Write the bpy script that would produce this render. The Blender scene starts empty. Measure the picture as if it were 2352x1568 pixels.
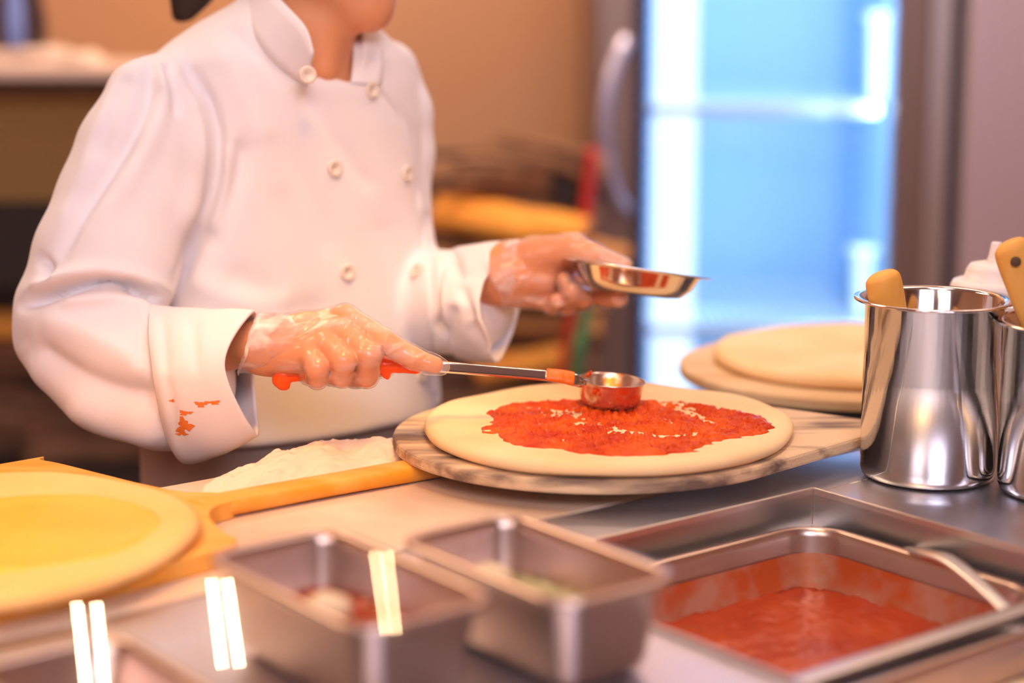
import bpy, bmesh, math, random
import numpy as np
import openvdb
from mathutils import Vector, Matrix
from mathutils.bvhtree import BVHTree
random.seed(7)
rng = np.random.default_rng(7)
SC = bpy.context.scene
COL = SC.collection
# ------------------------------------------------------------------ camera
FPX, PIT, CZ = 4300.0, math.radians(10.9), 1.33
cam = bpy.data.cameras.new('camera'); camo = bpy.data.objects.new('camera', cam); COL.objects.link(camo)
camo.location = (0, 0, CZ); camo.rotation_euler = (math.pi/2 - PIT, 0, 0)
cam.sensor_width = 36; cam.lens = FPX/2352*36
cam.clip_start = 0.05; cam.clip_end = 30
cam.dof.use_dof = True; cam.dof.focus_distance = 1.64; cam.dof.aperture_fstop = 1.85
SC.camera = camo
# ------------------------------------------------------------------ world, exposure
w = bpy.data.worlds.new('world'); SC.world = w; w.use_nodes = True
w.node_tree.nodes['Background'].inputs[0].default_value = (1.0, 0.88, 0.90, 1)
w.node_tree.nodes['Background'].inputs[1].default_value = 0.5
SC.view_settings.view_transform = 'Standard'; SC.view_settings.look = 'None'
SC.view_settings.gamma = 1; SC.view_settings.use_curve_mapping = False
SC.view_settings.exposure = 0.58
def area(name, loc, target, size, power, color, sy=None):
    l = bpy.data.lights.new(name, 'AREA'); l.energy = power; l.color = color
    l.shape = 'RECTANGLE'; l.size = size; l.size_y = sy or size
    o = bpy.data.objects.new(name, l); COL.objects.link(o); o.location = loc
    o.rotation_euler = (Vector(target)-Vector(loc)).to_track_quat('-Z', 'Y').to_euler()
    return o
def spot(name, loc, target, power, color, ang, blend=0.7, r=0.05):
    l = bpy.data.lights.new(name, 'SPOT'); l.energy = power; l.color = color
    l.spot_size = math.radians(ang); l.spot_blend = blend; l.shadow_soft_size = r
    o = bpy.data.objects.new(name, l); COL.objects.link(o); o.location = loc
    o.rotation_euler = (Vector(target)-Vector(loc)).to_track_quat('-Z', 'Y').to_euler()
    return o
area('ceiling_panel_and_fill_light', (0.25, 1.55, 2.68), (0.0, 1.6, 0.9), 1.0, 7, (1.0, 0.82, 0.80), 0.5)
area('ceiling_panel_and_fill_light', (0.5, -1.3, 2.5), (-0.1, 1.9, 1.1), 1.2, 30, (0.92, 0.84, 1.0), 0.8)  # added frontal fill, brightens the chef from behind the camera
area('ceiling_panel_and_fill_light', (-1.1, -0.9, 2.5), (-0.5, 1.8, 1.1), 1.0, 12, (1.0, 0.82, 0.84), 0.8)  # added pinkish fill from camera left
area('wall_fill_light', (0.3, 3.35, 2.7), (0.2, 4.2, 1.5), 0.9, 26, (1.0, 0.74, 0.55), 0.2)  # added light, only there to brighten the back wall
area('ceiling_panel_and_fill_light', (-1.2, 2.6, 2.68), (-0.6, 2.4, 0.9), 0.9, 16, (1.0, 0.70, 0.45), 0.6)
area('ceiling_panel_and_fill_light', (1.1, 2.6, 2.68), (0.6, 3.2, 1.0), 0.9, 8, (1.0, 0.72, 0.55), 0.6)
spot('warming_lamp_light', (-0.46, 1.02, 1.62), (-0.37, 1.36, 0.9), 14, (1.0, 0.36, 0.02), 50, 0.8, 0.05)
spot('warming_lamp_light', (0.05, 1.10, 1.95), (0.10, 1.66, 0.93), 9, (1.0, 0.55, 0.20), 46, 0.9, 0.05)
spot('warming_lamp_light', (-0.05, 1.20, 1.95), (-0.13, 1.82, 0.88), 38, (1.0, 0.50, 0.13), 24, 1.0, 0.16)
# ------------------------------------------------------------------ maths helpers: pixel of the 2352x1568 frame + depth -> world
def ray(px, py):
    x = (px-1176)/FPX; y = -(py-784)/FPX
    return x, math.cos(PIT)+y*math.sin(PIT), -math.sin(PIT)+y*math.cos(PIT)
def P(px, py, Y):
    d = ray(px, py); t = Y/d[1]; return Vector((d[0]*t, Y, CZ+d[2]*t))
def G(px, py, z):
    d = ray(px, py); t = (z-CZ)/d[2]; return Vector((d[0]*t, d[1]*t, z))
def PIX(co):
    co = np.asarray(co, dtype=float); X = co[..., 0]; Y = co[..., 1]; Z = co[..., 2]-CZ
    dep = Y*math.cos(PIT)-Z*math.sin(PIT); up = Y*math.sin(PIT)+Z*math.cos(PIT)
    return 1176+FPX*X/dep, 784-FPX*up/dep
UX, VX, O = Vector((.79, .613, 0)), Vector((.613, -.79, 0)), Vector((.258, 1.55, 0))   # counter axes
def UV(u, v, z=0.9): 
    r = O + UX*u + VX*v; r.z = z; return r
# ------------------------------------------------------------------ object helpers
ORG = {}
def tag(o, label, cat, group=None, kind=None):
    if label: o['label'] = label
    if cat: o['category'] = cat
    if group: o['group'] = group
    if kind: o['kind'] = kind
    return o
def thing(name, label, cat, loc, group=None):
    o = bpy.data.objects.new(name, None); COL.objects.link(o); o.location = loc; o.empty_display_size = .02
    ORG[o] = Vector(loc); return tag(o, label, cat, group)
def mesh(name, verts, faces, mat, parent=None, smooth=True, origin=None):
    verts = np.asarray([tuple(v) for v in verts] if not isinstance(verts, np.ndarray) else verts, dtype=float)
    if parent is not None: og = ORG[parent]
    elif origin is not None: og = Vector(origin)
    else: og = Vector(((verts[:, 0].min()+verts[:, 0].max())/2, (verts[:, 1].min()+verts[:, 1].max())/2, verts[:, 2].min()))
    m = bpy.data.meshes.new(name)
    m.from_pydata((verts-np.array(og)).tolist(), [], faces if isinstance(faces, list) else faces.tolist())
    if smooth: m.polygons.foreach_set('use_smooth', [True]*len(m.polygons))
    m.update()
    o = bpy.data.objects.new(name, m); COL.objects.link(o)
    if mat: m.materials.append(mat)
    ORG[o] = og.copy()
    if parent is not None: o.parent = parent
    else: o.location = og
    return o
def fix_normals(o):
    bm = bmesh.new(); bm.from_mesh(o.data); bmesh.ops.recalc_face_normals(bm, faces=bm.faces); bm.to_mesh(o.data); bm.free(); return o
def bevel(o, wd, seg=2):
    m = o.modifiers.new('bevel', 'BEVEL'); m.width = wd; m.segments = seg; m.limit_method = 'ANGLE'; m.angle_limit = .7
    return o
def box_vf(c, h, ax=(1, 0, 0), ay=(0, 1, 0), az=(0, 0, 1)):
    c = Vector(c); ax, ay, az = Vector(ax), Vector(ay), Vector(az); vs = []
    for k in (-1, 1):
        for j in (-1, 1):
            for i in (-1, 1): vs.append(c+ax*h[0]*i+ay*h[1]*j+az*h[2]*k)
    return vs, [[0, 2, 3, 1], [4, 5, 7, 6], [0, 1, 5, 4], [2, 6, 7, 3], [0, 4, 6, 2], [1, 3, 7, 5]]
def box(name, c, h, mat, parent=None, ax=(1, 0, 0), ay=(0, 1, 0), az=(0, 0, 1), bev=0.0):
    v, f = box_vf(c, h, ax, ay, az); o = mesh(name, v, f, mat, parent, smooth=False)
    if bev: bevel(o, bev)
    return o
def grid_faces(nr, nc, wrap=True, cap0=False, cap1=False):
    f = []
    for i in range(nr-1):
        for j in range(nc if wrap else nc-1):
            k = (j+1) % nc
            f.append([i*nc+j, i*nc+k, (i+1)*nc+k, (i+1)*nc+j])
    if cap0: f.append(list(range(nc))[::-1])
    if cap1: f.append([(nr-1)*nc+j for j in range(nc)])
    return f
def lathe(name, prof, c, mat, parent=None, n=48, ax=(1, 0, 0), ay=(0, 1, 0), az=(0, 0, 1), sx=1, sy=1, caps=(False, False), wob=None):
    c = Vector(c); ax, ay, az = Vector(ax), Vector(ay), Vector(az); vs = []
    for (r, z) in prof:
        for j in range(n):
            t = 2*math.pi*j/n; rr = r*(1+(wob(t) if wob else 0))
            vs.append(c+ax*rr*sx*math.cos(t)+ay*rr*sy*math.sin(t)+az*z)
    return fix_normals(mesh(name, vs, grid_faces(len(prof), n, True, *caps), mat, parent))
def crom(pts, n, closed=False):
    pts = [np.array(p, dtype=float) for p in pts]; out = []; m = len(pts); seg = m if closed else m-1
    for s in range(seg):
        if closed: a, b, c, d = pts[(s-1) % m], pts[s], pts[(s+1) % m], pts[(s+2) % m]
        else: a, b, c, d = pts[max(s-1, 0)], pts[s], pts[s+1], pts[min(s+2, m-1)]
        for k in range(n):
            t = k/n; out.append(.5*((2*b)+(-a+c)*t+(2*a-5*b+4*c-d)*t*t+(-a+3*b-3*c+d)*t**3))
    if not closed: out.append(pts[-1])
    return out
def sweep(name, path, radii, mat, parent=None, n=12, flat=1.0, up=(0, 0, 1), sub=6, box_pow=1.0):
    """tube along path; radii per point; flat scales the 'up' radius"""
    pr = crom([list(p)+[r] for p, r in zip(path, radii)], sub) if len(path) > 1 else path
    pts = [Vector(q[:3]) for q in pr]; rs = [q[3] for q in pr]; up = Vector(up); vs = []
    for i, p in enumerate(pts):
        t = (pts[min(i+1, len(pts)-1)]-pts[max(i-1, 0)]).normalized()
        s = t.cross(up).normalized(); w_ = s.cross(t).normalized()
        for j in range(n):
            a = 2*math.pi*(j+.5)/n; ca, sa = math.cos(a), math.sin(a)
            if box_pow != 1: ca = math.copysign(abs(ca)**box_pow, ca); sa = math.copysign(abs(sa)**box_pow, sa)
            vs.append(p+s*rs[i]*ca+w_*rs[i]*flat*sa)
    return fix_normals(mesh(name, vs, grid_faces(len(pts), n, True, True, True), mat, parent))
def solidify(o, th, off=-1):
    m = o.modifiers.new('solid', 'SOLIDIFY'); m.thickness = th; m.offset = off; return o
def subsurf(o, l=1):
    m = o.modifiers.new('sub', 'SUBSURF'); m.levels = l; m.render_levels = l; return o
# ------------------------------------------------------------------ materials
def mat(name, col, rough=.5, metal=0.0, bump=0.0, bscale=60, bstretch=(1, 1, 1), col2=None, cscale=8, cstretch=(1, 1, 1), clo=.4, chi=.6, emit=None, es=0, sss=0, trans=0, coat=0, spec=.5, detail=4, ior=1.45, sheen=0, bdist=.002, rough2=None):
    m = bpy.data.materials.new(name); m.use_nodes = True; nt = m.node_tree; b = nt.nodes['Principled BSDF']
    b.inputs['Base Color'].default_value = (*col, 1); b.inputs['Roughness'].default_value = rough; b.inputs['Metallic'].default_value = metal
    b.inputs['Specular IOR Level'].default_value = spec; b.inputs['IOR'].default_value = ior
    if sss: b.inputs['Subsurface Weight'].default_value = sss; b.inputs['Subsurface Radius'].default_value = (.012, .004, .002); b.inputs['Subsurface Scale'].default_value = 1
    if trans: b.inputs['Transmission Weight'].default_value = trans
    if coat: b.inputs['Coat Weight'].default_value = coat; b.inputs['Coat Roughness'].default_value = .12
    if sheen: b.inputs['Sheen Weight'].default_value = sheen
    if emit: b.inputs['Emission Color'].default_value = (*emit, 1); b.inputs['Emission Strength'].default_value = es
    tc = nt.nodes.new('ShaderNodeTexCoord')
    def noise(scale, st):
        mp = nt.nodes.new('ShaderNodeMapping'); mp.inputs['Scale'].default_value = st
        n = nt.nodes.new('ShaderNodeTexNoise'); n.inputs['Scale'].default_value = scale; n.inputs['Detail'].default_value = detail
        nt.links.new(tc.outputs['Object'], mp.inputs[0]); nt.links.new(mp.outputs[0], n.inputs['Vector']); return n
    if col2:
        n = noise(cscale, cstretch); r = nt.nodes.new('ShaderNodeValToRGB')
        r.color_ramp.elements[0].position = clo; r.color_ramp.elements[1].position = chi
        r.color_ramp.elements[0].color = (*col, 1); r.color_ramp.elements[1].color = (*col2, 1)
        nt.links.new(n.outputs['Fac'], r.inputs[0]); nt.links.new(r.outputs[0], b.inputs['Base Color'])
        if rough2 is not None:
            mr = nt.nodes.new('ShaderNodeMapRange'); mr.inputs[1].default_value = clo; mr.inputs[2].default_value = chi; mr.inputs[3].default_value = rough; mr.inputs[4].default_value = rough2
            nt.links.new(n.outputs['Fac'], mr.inputs[0]); nt.links.new(mr.outputs[0], b.inputs['Roughness'])
    if bump:
        n = noise(bscale, bstretch); bp = nt.nodes.new('ShaderNodeBump'); bp.inputs['Strength'].default_value = bump; bp.inputs['Distance'].default_value = bdist
        nt.links.new(n.outputs['Fac'], bp.inputs['Height']); nt.links.new(bp.outputs[0], b.inputs['Normal'])
    return m
def glassy(name, tint, gloss_rough, white, frac, fres=1.45, bump=0, bscale=60, bst=(1, 1, 1)):
    """thin sheet: clear with fresnel gloss and a little milky diffuse"""
    m = bpy.data.materials.new(name); m.use_nodes = True; nt = m.node_tree; nt.nodes.clear()
    out = nt.nodes.new('ShaderNodeOutputMaterial'); tr = nt.nodes.new('ShaderNodeBsdfTransparent'); tr.inputs[0].default_value = (*tint, 1)
    df = nt.nodes.new('ShaderNodeBsdfDiffuse'); df.inputs[0].default_value = (*white, 1)
    gl = nt.nodes.new('ShaderNodeBsdfGlossy'); gl.inputs['Roughness'].default_value = gloss_rough
    fr = nt.nodes.new('ShaderNodeLayerWeight'); fr.inputs[0].default_value = .5
    f0 = ((fres-1)/(fres+1))**2
    pw = nt.nodes.new('ShaderNodeMath'); pw.operation = 'POWER'; pw.inputs[1].default_value = 5
    ma = nt.nodes.new('ShaderNodeMath'); ma.operation = 'MULTIPLY_ADD'; ma.inputs[1].default_value = 1-f0; ma.inputs[2].default_value = f0
    nt.links.new(fr.outputs['Facing'], pw.inputs[0]); nt.links.new(pw.outputs[0], ma.inputs[0])
    m1 = nt.nodes.new('ShaderNodeMixShader'); m1.inputs[0].default_value = frac
    m2 = nt.nodes.new('ShaderNodeMixShader')
    nt.links.new(tr.outputs[0], m1.inputs[1]); nt.links.new(df.outputs[0], m1.inputs[2])
    nt.links.new(ma.outputs[0], m2.inputs[0]); nt.links.new(m1.outputs[0], m2.inputs[1]); nt.links.new(gl.outputs[0], m2.inputs[2])
    nt.links.new(m2.outputs[0], out.inputs[0])
    if bump:
        tc = nt.nodes.new('ShaderNodeTexCoord'); mp = nt.nodes.new('ShaderNodeMapping'); mp.inputs['Scale'].default_value = bst
        n = nt.nodes.new('ShaderNodeTexNoise'); n.inputs['Scale'].default_value = bscale; bp = nt.nodes.new('ShaderNodeBump')
        bp.inputs['Strength'].default_value = bump; bp.inputs['Distance'].default_value = .003
        nt.links.new(tc.outputs['Object'], mp.inputs[0]); nt.links.new(mp.outputs[0], n.inputs['Vector']); nt.links.new(n.outputs['Fac'], bp.inputs['Height'])
        for q in (gl, df): nt.links.new(bp.outputs[0], q.inputs['Normal'])
        if frac:   # milky streaks where the film is doubled up
            r = nt.nodes.new('ShaderNodeMapRange'); r.inputs[1].default_value = .45; r.inputs[2].default_value = .72; r.inputs[3].default_value = frac*.5; r.inputs[4].default_value = min(1, frac*3)
            nt.links.new(n.outputs['Fac'], r.inputs[0]); nt.links.new(r.outputs[0], m1.inputs[0])
    return m
M = {}
M['jacket'] = mat('white_cotton', (.86, .82, .84), .9, bump=.12, bscale=900, sheen=.2, spec=.2)
M['skin'] = mat('skin', (.72, .30, .13), .5, sss=.15, bump=.15, bscale=160, col2=(.78, .36, .18), cscale=14, spec=.35)
M['glove'] = glassy('clear_glove_film', (.98, .95, .94), .2, (.95, .88, .86), .11, 1.45, .45, 34, (.5, 1, 2.2))
M['glovehem'] = glassy('clear_glove_hem', (.97, .93, .92), .25, (.93, .85, .85), .28, 1.4, .6, 45, (1, 1, 1))
M['hair'] = mat('dark_hair', (.035, .022, .02), .45, bump=.5, bscale=90, bstretch=(1, 1, .1))
M['button'] = mat('ivory_button', (.80, .70, .60), .35)
M['apron'] = mat('taupe_cloth', (.46, .34, .29), .9, bump=.2, bscale=500)
M['steel'] = mat('brushed_steel', (.66, .68, .78), .34, 1, bump=.06, bscale=40, bstretch=(1, 14, 14), col2=(.72, .73, .82), cscale=6, rough2=.40)  # bluish tint carries the fridge's blue light on the steel top
M['steel_dull'] = mat('satin_steel', (.74, .70, .67), .36, 1, bump=.05, bscale=60)
M['pan_steel'] = mat('pan_steel', (.62, .47, .40), .30, 1, bump=.05, bscale=60, col2=(.56, .42, .36), cscale=10)
M['steel_pol'] = mat('polished_steel', (.70, .67, .65), .09, 1, bump=.03, bscale=25, bstretch=(1, 1, .15))
M['steel_dark'] = mat('dark_steel', (.10, .09, .10), .4, .7, bump=.05, bscale=60)
M['board'] = mat('floured_worktop', (.60, .43, .30), .6, bump=.25, bscale=120, col2=(.80, .66, .52), cscale=5, clo=.35, chi=.7)
M['peel'] = mat('pale_peel_wood', (.60, .37, .17), .65, bump=.3, bscale=60, bstretch=(.6, 12, 12), col2=(.80, .60, .36), cscale=7, cstretch=(.6, 5, 5), clo=.3, chi=.7)
M['peel_worn'] = mat('worn_peel_wood', (.17, .11, .08), .7, bump=.5, bscale=60, bstretch=(1, 9, 9), col2=(.74, .53, .32), cscale=7, cstretch=(1, 5, 5), clo=.38, chi=.56)
M['peel_lamplit'] = mat('lamplit_peel_wood', (.80, .32, .015), .5, bump=.2, bscale=50, bstretch=(.6, 9, 9), col2=(.88, .50, .12), cscale=9, cstretch=(.6, 4, 4), clo=.35, chi=.75)  # yellow lamplight on the left peel, put into the wood colour
M['dough'] = mat('pizza_dough', (.88, .60, .30), .7, bump=.25, bscale=40, col2=(.93, .70, .40), cscale=7, sss=.08, spec=.25)
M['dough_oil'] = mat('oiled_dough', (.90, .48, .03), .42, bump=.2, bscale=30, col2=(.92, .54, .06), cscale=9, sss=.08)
M['flour'] = mat('loose_flour', (.86, .70, .54), .95, bump=.5, bscale=90, spec=.1)
M['sauce'] = mat('tomato_sauce', (.52, .030, .000), .28, bump=.6, bscale=170, col2=(.74, .105, .002), cscale=40, clo=.35, chi=.65, spec=.16, bdist=.003)
M['sauce_pan'] = mat('tomato_puree', (.34, .026, .003), .25, bump=.7, bscale=60, col2=(.48, .065, .008), cscale=14, clo=.3, chi=.7, spec=.3, bdist=.004)
M['orange'] = mat('orange_plastic', (1.0, .10, .0), .28, spec=.5)
M['spoonwood'] = mat('spoon_wood', (.84, .38, .06), .55, bump=.15, bscale=50, bstretch=(6, 6, .5), col2=(.90, .48, .11), cscale=8, cstretch=(4, 4, .4))
M['plastic'] = mat('milky_plastic', (.86, .78, .72), .4, sss=.1)
M['cheese'] = mat('soft_cheese', (.92, .70, .42), .5, bump=.5, bscale=50)
M['olive'] = mat('green_puree', (.42, .34, .12), .4, bump=.6, bscale=50, col2=(.58, .50, .24), cscale=20)
M['wall'] = mat('tan_plaster', (.62, .33, .18), .85, bump=.1, bscale=40, col2=(.64, .33, .16), cscale=1.2)
M['floor'] = mat('brown_floor', (.16, .09, .06), .5, col2=(.20, .12, .08), cscale=6)
M['ceil'] = mat('ceiling_paint', (.55, .44, .38), .9)
M['frame'] = mat('bronze_metal', (.30, .22, .20), .38, .7, bump=.04, bscale=40)
M['gasket'] = mat('black_gasket', (.03, .03, .06), .6)
M['fr_in'] = mat('fridge_liner', (.42, .63, .88), .5)
M['led'] = mat('cool_led', (1, 1, 1), .5, emit=(.62, .80, 1.0), es=.95)
M['wire'] = mat('white_coated_wire', (.85, .92, .97), .35)
M['glass'] = glassy('door_glass', (.93, .97, 1.0), .03, (.8, .9, 1), .0, 1.45)
M['guard'] = glassy('guard_glass', (1, 1, 1), .0, (.9, .9, .9), .0, 1.33)
M['tube'] = mat('lamp_tube', (1, 1, 1), .5, emit=(1.0, .80, .48), es=60)
M['black'] = mat('black_enamel', (.012, .008, .009), .5)
M['cream'] = mat('cream_shelf', (.66, .50, .42), .5)
M['paper'] = mat('white_cloth', (.78, .62, .52), .85, bump=.3, bscale=40)
M['brass'] = mat('brass_slat', (.72, .48, .20), .4, .5)
M['blue'] = mat('blue_label', (.20, .30, .72), .5)
M['bark'] = mat('log_bark', (.16, .08, .045), .9, bump=.8, bscale=30, bstretch=(.4, 4, 4), col2=(.38, .19, .10), cscale=14, cstretch=(.5, 4, 4), bdist=.01)
M['split'] = mat('split_wood', (.48, .22, .07), .8, bump=.5, bscale=30, bstretch=(.4, 5, 5), col2=(.62, .27, .06), cscale=9, cstretch=(.6, 5, 5), bdist=.006)
M['bright'] = mat('fresh_split_wood', (.80, .30, .03), .75, bump=.4, bscale=30, bstretch=(.4, 5, 5), col2=(.88, .38, .05), cscale=8)
M['red'] = mat('red_plastic', (.55, .02, .012), .4)
M['green'] = mat('green_plastic', (.04, .20, .06), .5)
# ------------------------------------------------------------------ setting
def struct(o): o['kind'] = 'structure'; return o
struct(box('floor', (0, 1, -.05), (2.6, 3.4, .05), M['floor']))
struct(box('ceiling', (0, 1, 2.85), (2.6, 3.4, .05), M['ceil']))
struct(box('wall_back', (0, 4.28, 1.4), (2.6, .05, 1.4), M['wall']))
struct(box('wall_front', (0, -2.35, 1.4), (2.6, .05, 1.4), mat('brown_plaster', (.40, .24, .17), .85)))
struct(box('wall_left', (-2.55, 1, 1.4), (.05, 3.3, 1.4), M['wall']))
struct(box('wall_right', (2.55, 1, 1.4), (.05, 3.3, 1.4), M['wall']))
# ------------------------------------------------------------------ counter
ct = thing('service_counter', 'long stainless steel service counter with a recessed food well, under the pizza and pans', 'counter', UV(-.3, .1, 0))
def uvbox(name, u0, u1, v0, v1, z0, z1, m, parent=None, bev=0):
    return box(name, UV((u0+u1)/2, (v0+v1)/2, (z0+z1)/2), (abs(u1-u0)/2, abs(v1-v0)/2, (z1-z0)/2), m, parent, UX, VX, (0, 0, 1), bev)
WU0, WU1, WV0, WV1 = -.338, .0, .0, .56
uvbox('rear_top', -1.5, .9, -.355, -.075, .86, .894, M['steel_dark'], ct, .002)  # shade on the rear counter, put into its dark colour
uvbox('steel_top', -1.5, .9, -.075, WV0, .86, .9, M['steel'], ct, .0015)
uvbox('steel_top', -1.5, WU0, WV0, .9, .86, .9, M['steel'], ct, .0015)
uvbox('steel_top', WU1, .9, WV0, .9, .86, .9, M['steel'], ct, .0015)
uvbox('steel_top', WU0, WU1, WV1, .9, .86, .9, M['steel'], ct, .0015)
# raised hem round the well and its sunken walls
for a in ((WU0-.004, WU1+.004, WV0-.004, WV0), (WU0-.004, WU1+.004, WV1, WV1+.004), (WU0-.004, WU0, WV0, WV1), (WU1, WU1+.004, WV0, WV1)):
    uvbox('well_wall', a[0], a[1], a[2], a[3], .80, .904, M['steel_dull'], ct, .001)
uvbox('well_floor', WU0, WU1, WV0, WV1, .745, .75, M['steel_dull'], ct)
uvbox('well_ledge', WU0, WU1, WV0, .012, .868, .872, M['steel_dull'], ct)
uvbox('well_divider', WU0, WU1, .262, .276, .86, .884, M['steel_dull'], ct, .002)
uvbox('counter_body', -1.5, .9, -.33, .88, 0, .74, M['steel_dull'], ct)
bd = uvbox('worktop_board', -1.3, .065, -.358, -.082, .894, .9, M['board'], None, .0015)
tag(bd, 'floury beige worktop board let into the counter, under the pizza peels', 'worktop')
# ------------------------------------------------------------------ pans
def rrect(cu, cv, hu, hv, r, z, n=8):
    out = []
    for (su, sv, a0) in ((1, 1, 0), (-1, 1, 90), (-1, -1, 180), (1, -1, 270)):
        for k in range(n+1):
            a = math.radians(a0+90*k/n)
            out.append(UV(cu+su*(hu-r)+r*math.cos(a), cv+sv*(hv-r)+r*math.sin(a), z))
    return out
def pan(cu, cv, hu, hv, zr, depth, label, parts_mat, r=.022, fl=.007, group=None, taper=.008):
    t = thing('food_pan', label, 'food pan', UV(cu, cv, zr-depth), group)
    rings = []; th = .0012
    spec = [(fl, -.0035, r+fl), (fl+.0005, -.001, r+fl), (fl-.001, .0004, r+fl), (.0015, .0006, r), (0, -.0008, r-.001), (-.0015, -.006, r-.002), (-taper, -depth+.010, r-.004), (-taper-.003, -depth+.003, r-.006), (-taper-.012, -depth, r-.010)]
    for ins, dz, rr in spec: rings += rrect(cu, cv, hu-fl+ins, hv-fl+ins, max(rr, .004), zr+dz)
    nc = 36
    o = mesh('pan_body', rings, grid_faces(len(spec), nc, True, False, True), parts_mat, t); fix_normals(o); solidify(o, th, 0)
    return t
def fill(name, label, cat, cu, cv, hu, hv, z, m, r=.018, amp=.002, sc=30, n=40):
    vs = []; fs = []
    for i in range(n+1):
        for j in range(n+1):
            a = -1+2*i/n; b = -1+2*j/n
            # squircle the square to the rounded pan outline
            k = 1-.10*(a*a*b*b)
            h = amp*(math.sin(a*7+b*3)*.4+math.sin(b*11-a*5)*.3+math.sin(a*23+b*19)*.3)+amp*.6*random.uniform(-1, 1)
            vs.append(UV(cu+a*hu*k, cv+b*hv*k, z+h))
    for i in range(n):
        for j in range(n): fs.append([i*(n+1)+j, (i+1)*(n+1)+j, (i+1)*(n+1)+j+1, i*(n+1)+j+1])
    o = mesh(name, vs, fs, m); fix_normals(o); solidify(o, .002, -1)
    return tag(o, label, cat)
pan(-.172, .138, .158, .124, .880, .10, 'large deep steel pan of tomato sauce set in the counter well', M['pan_steel'], r=.035)
fill('tomato_sauce', 'red tomato sauce filling the large sunken pan at the right', 'sauce', -.172, .138, .148, .114, .832, M['sauce_pan'], amp=.0022)
st_r = []
for ins, z_, rr in ((-.0052, .862, .030), (-.0062, .850, .030), (-.0075, .838, .029), (-.0095, .826, .028)): st_r += rrect(-.172, .138, .151+ins-.0008, .117+ins-.0008, rr, z_)
so = fix_normals(mesh('sauce_film', st_r, grid_faces(4, 36), mat('sauce_film', (.62, .40, .26), .3, .6, col2=(.62, .15, .02), cscale=22, clo=.42, chi=.60, bump=.2, bscale=60), bpy.data.objects['food_pan'])); so['label'] = 'orange tide mark of sauce on the inner wall'
pan(-.172, .414, .158, .122, .880, .10, 'steel pan at the bottom right corner, in front of the sauce pan', M['pan_steel'], r=.035)
fill('cream_sauce', 'pale orange sauce in the pan at the bottom right corner', 'sauce', -.172, .414, .145, .109, .850, M['cheese'], amp=.001)
pan(-.549, .118, .052, .095, .965, .064, 'small steel pan left of centre, with red sauce and a pale lump inside', M['pan_steel'], r=.018)
fill('chopped_tomato', 'chopped red tomato in the small steel pan left of centre', 'sauce', -.549, .118, .0385, .080, .932, M['sauce_pan'], amp=.003)
pan(-.430, .158, .051, .090, .965, .064, 'small empty-looking steel pan between the left small pan and the sauce pan', M['pan_steel'], r=.018)
fill('green_relish', 'olive green relish low in the small pan nearest the middle', 'relish', -.430, .158, .0365, .0755, .930, M['olive'], amp=.002)
pan(-.715, .150, .052, .115, .93, .03, 'low steel pan cut off by the bottom left corner', M['pan_steel'], r=.018)
for (u, v, z, lb) in ((-.553, .100, .938, 'pale round cheese lump in the left small pan'), (-.428, .105, .934, 'pale cheese lump at the back of the middle small pan')):
    o = lathe('cheese_lump', [(.0005, .012), (.006, .0115), (.012, .008), (.015, .003), (.014, -.003), (.0005, -.004)], UV(u, v, z), M['cheese'], n=20, wob=lambda t: .12*math.sin(3*t+1)+.06*math.sin(7*t))
    tag(o, lb, 'cheese')
# ------------------------------------------------------------------ dough and peels
def dough(name, label, c, R, z0, th, m, wob, dip=0.0, parent=None, n=96):
    prof = [(.0005, th*.80), (R*.3, th*.80), (R*.6, th*.82), (R*.8, th*.88), (R*.90, th*1.0), (R*.955, th*.95), (R*.985, th*.75), (R, th*.45), (R*.99, th*.2), (R*.96, 0), (R*.5, 0), (.0005, 0)]
    c = Vector((c[0], c[1], z0)); vs = []
    for r, z in prof:
        for j in range(n):
            t = 2*math.pi*j/n; rr = r*(1+wob(t)); k = .0008*math.sin(5*t+r*40)+.0006*math.sin(9*t+2)
            vs.append(c+Vector((rr*math.cos(t), rr*math.sin(t), z+(k if z > th*.3 else 0))))
    o = fix_normals(mesh(name, vs, grid_faces(len(prof), n), m, parent)); return o
PZ = Vector((.087, 1.648, 0))
def peel_outline(c, R, ax, neck_d, neck_w, hlen, hw, n=64, neck_pow=1.0, wide=1.0):
    """round blade tapering into a straight handle along ax; returns CCW list of 2-D points"""
    ax = Vector(ax).normalized(); ay = Vector((-ax.y, ax.x, 0)); a1 = math.radians(52)
    pts = []
    for k in range(n+1):
        a = a1+(2*math.pi-2*a1)*k/n
        pts.append(c+ax*R*math.cos(a)+ay*R*wide*math.sin(a))
    s0 = pts[-1]; sgn = -1
    x0, y0 = R*math.cos(a1), R*wide*math.sin(a1)
    lo = []
    for k in range(1, 13):
        t = k/12; x = x0+(neck_d-x0)*t; y = hw+(y0-hw)*((1-t)**1.0)
        lo.append((x, y))
    pts += [c+ax*x-ay*y for x, y in lo]
    pts += [c+ax*(neck_d+hlen)-ay*hw, c+ax*(neck_d+hlen+.006)-ay*hw*.6, c+ax*(neck_d+hlen+.006)+ay*hw*.6, c+ax*(neck_d+hlen)+ay*hw]
    pts += [c+ax*x+ay*y for x, y in reversed(lo)]
    return pts
def slab(name, pts, z0, z1, m, parent=None, bev=.002):
    n = len(pts); inset = Vector((sum(p.x for p in pts)/n, sum(p.y for p in pts)/n, 0))
    vs = [Vector((p.x, p.y, z0)) for p in pts]+[Vector((p.x, p.y, z1)) for p in pts]
    fs = [list(range(n))[::-1], [n+i for i in range(n)]]+[[i, (i+1) % n, n+(i+1) % n, n+i] for i in range(n)]
    o = mesh(name, vs, fs, m, parent, smooth=False); fix_normals(o); bevel(o, bev, 2); return o
ax1 = Vector((1, .10, 0)).normalized()
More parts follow.
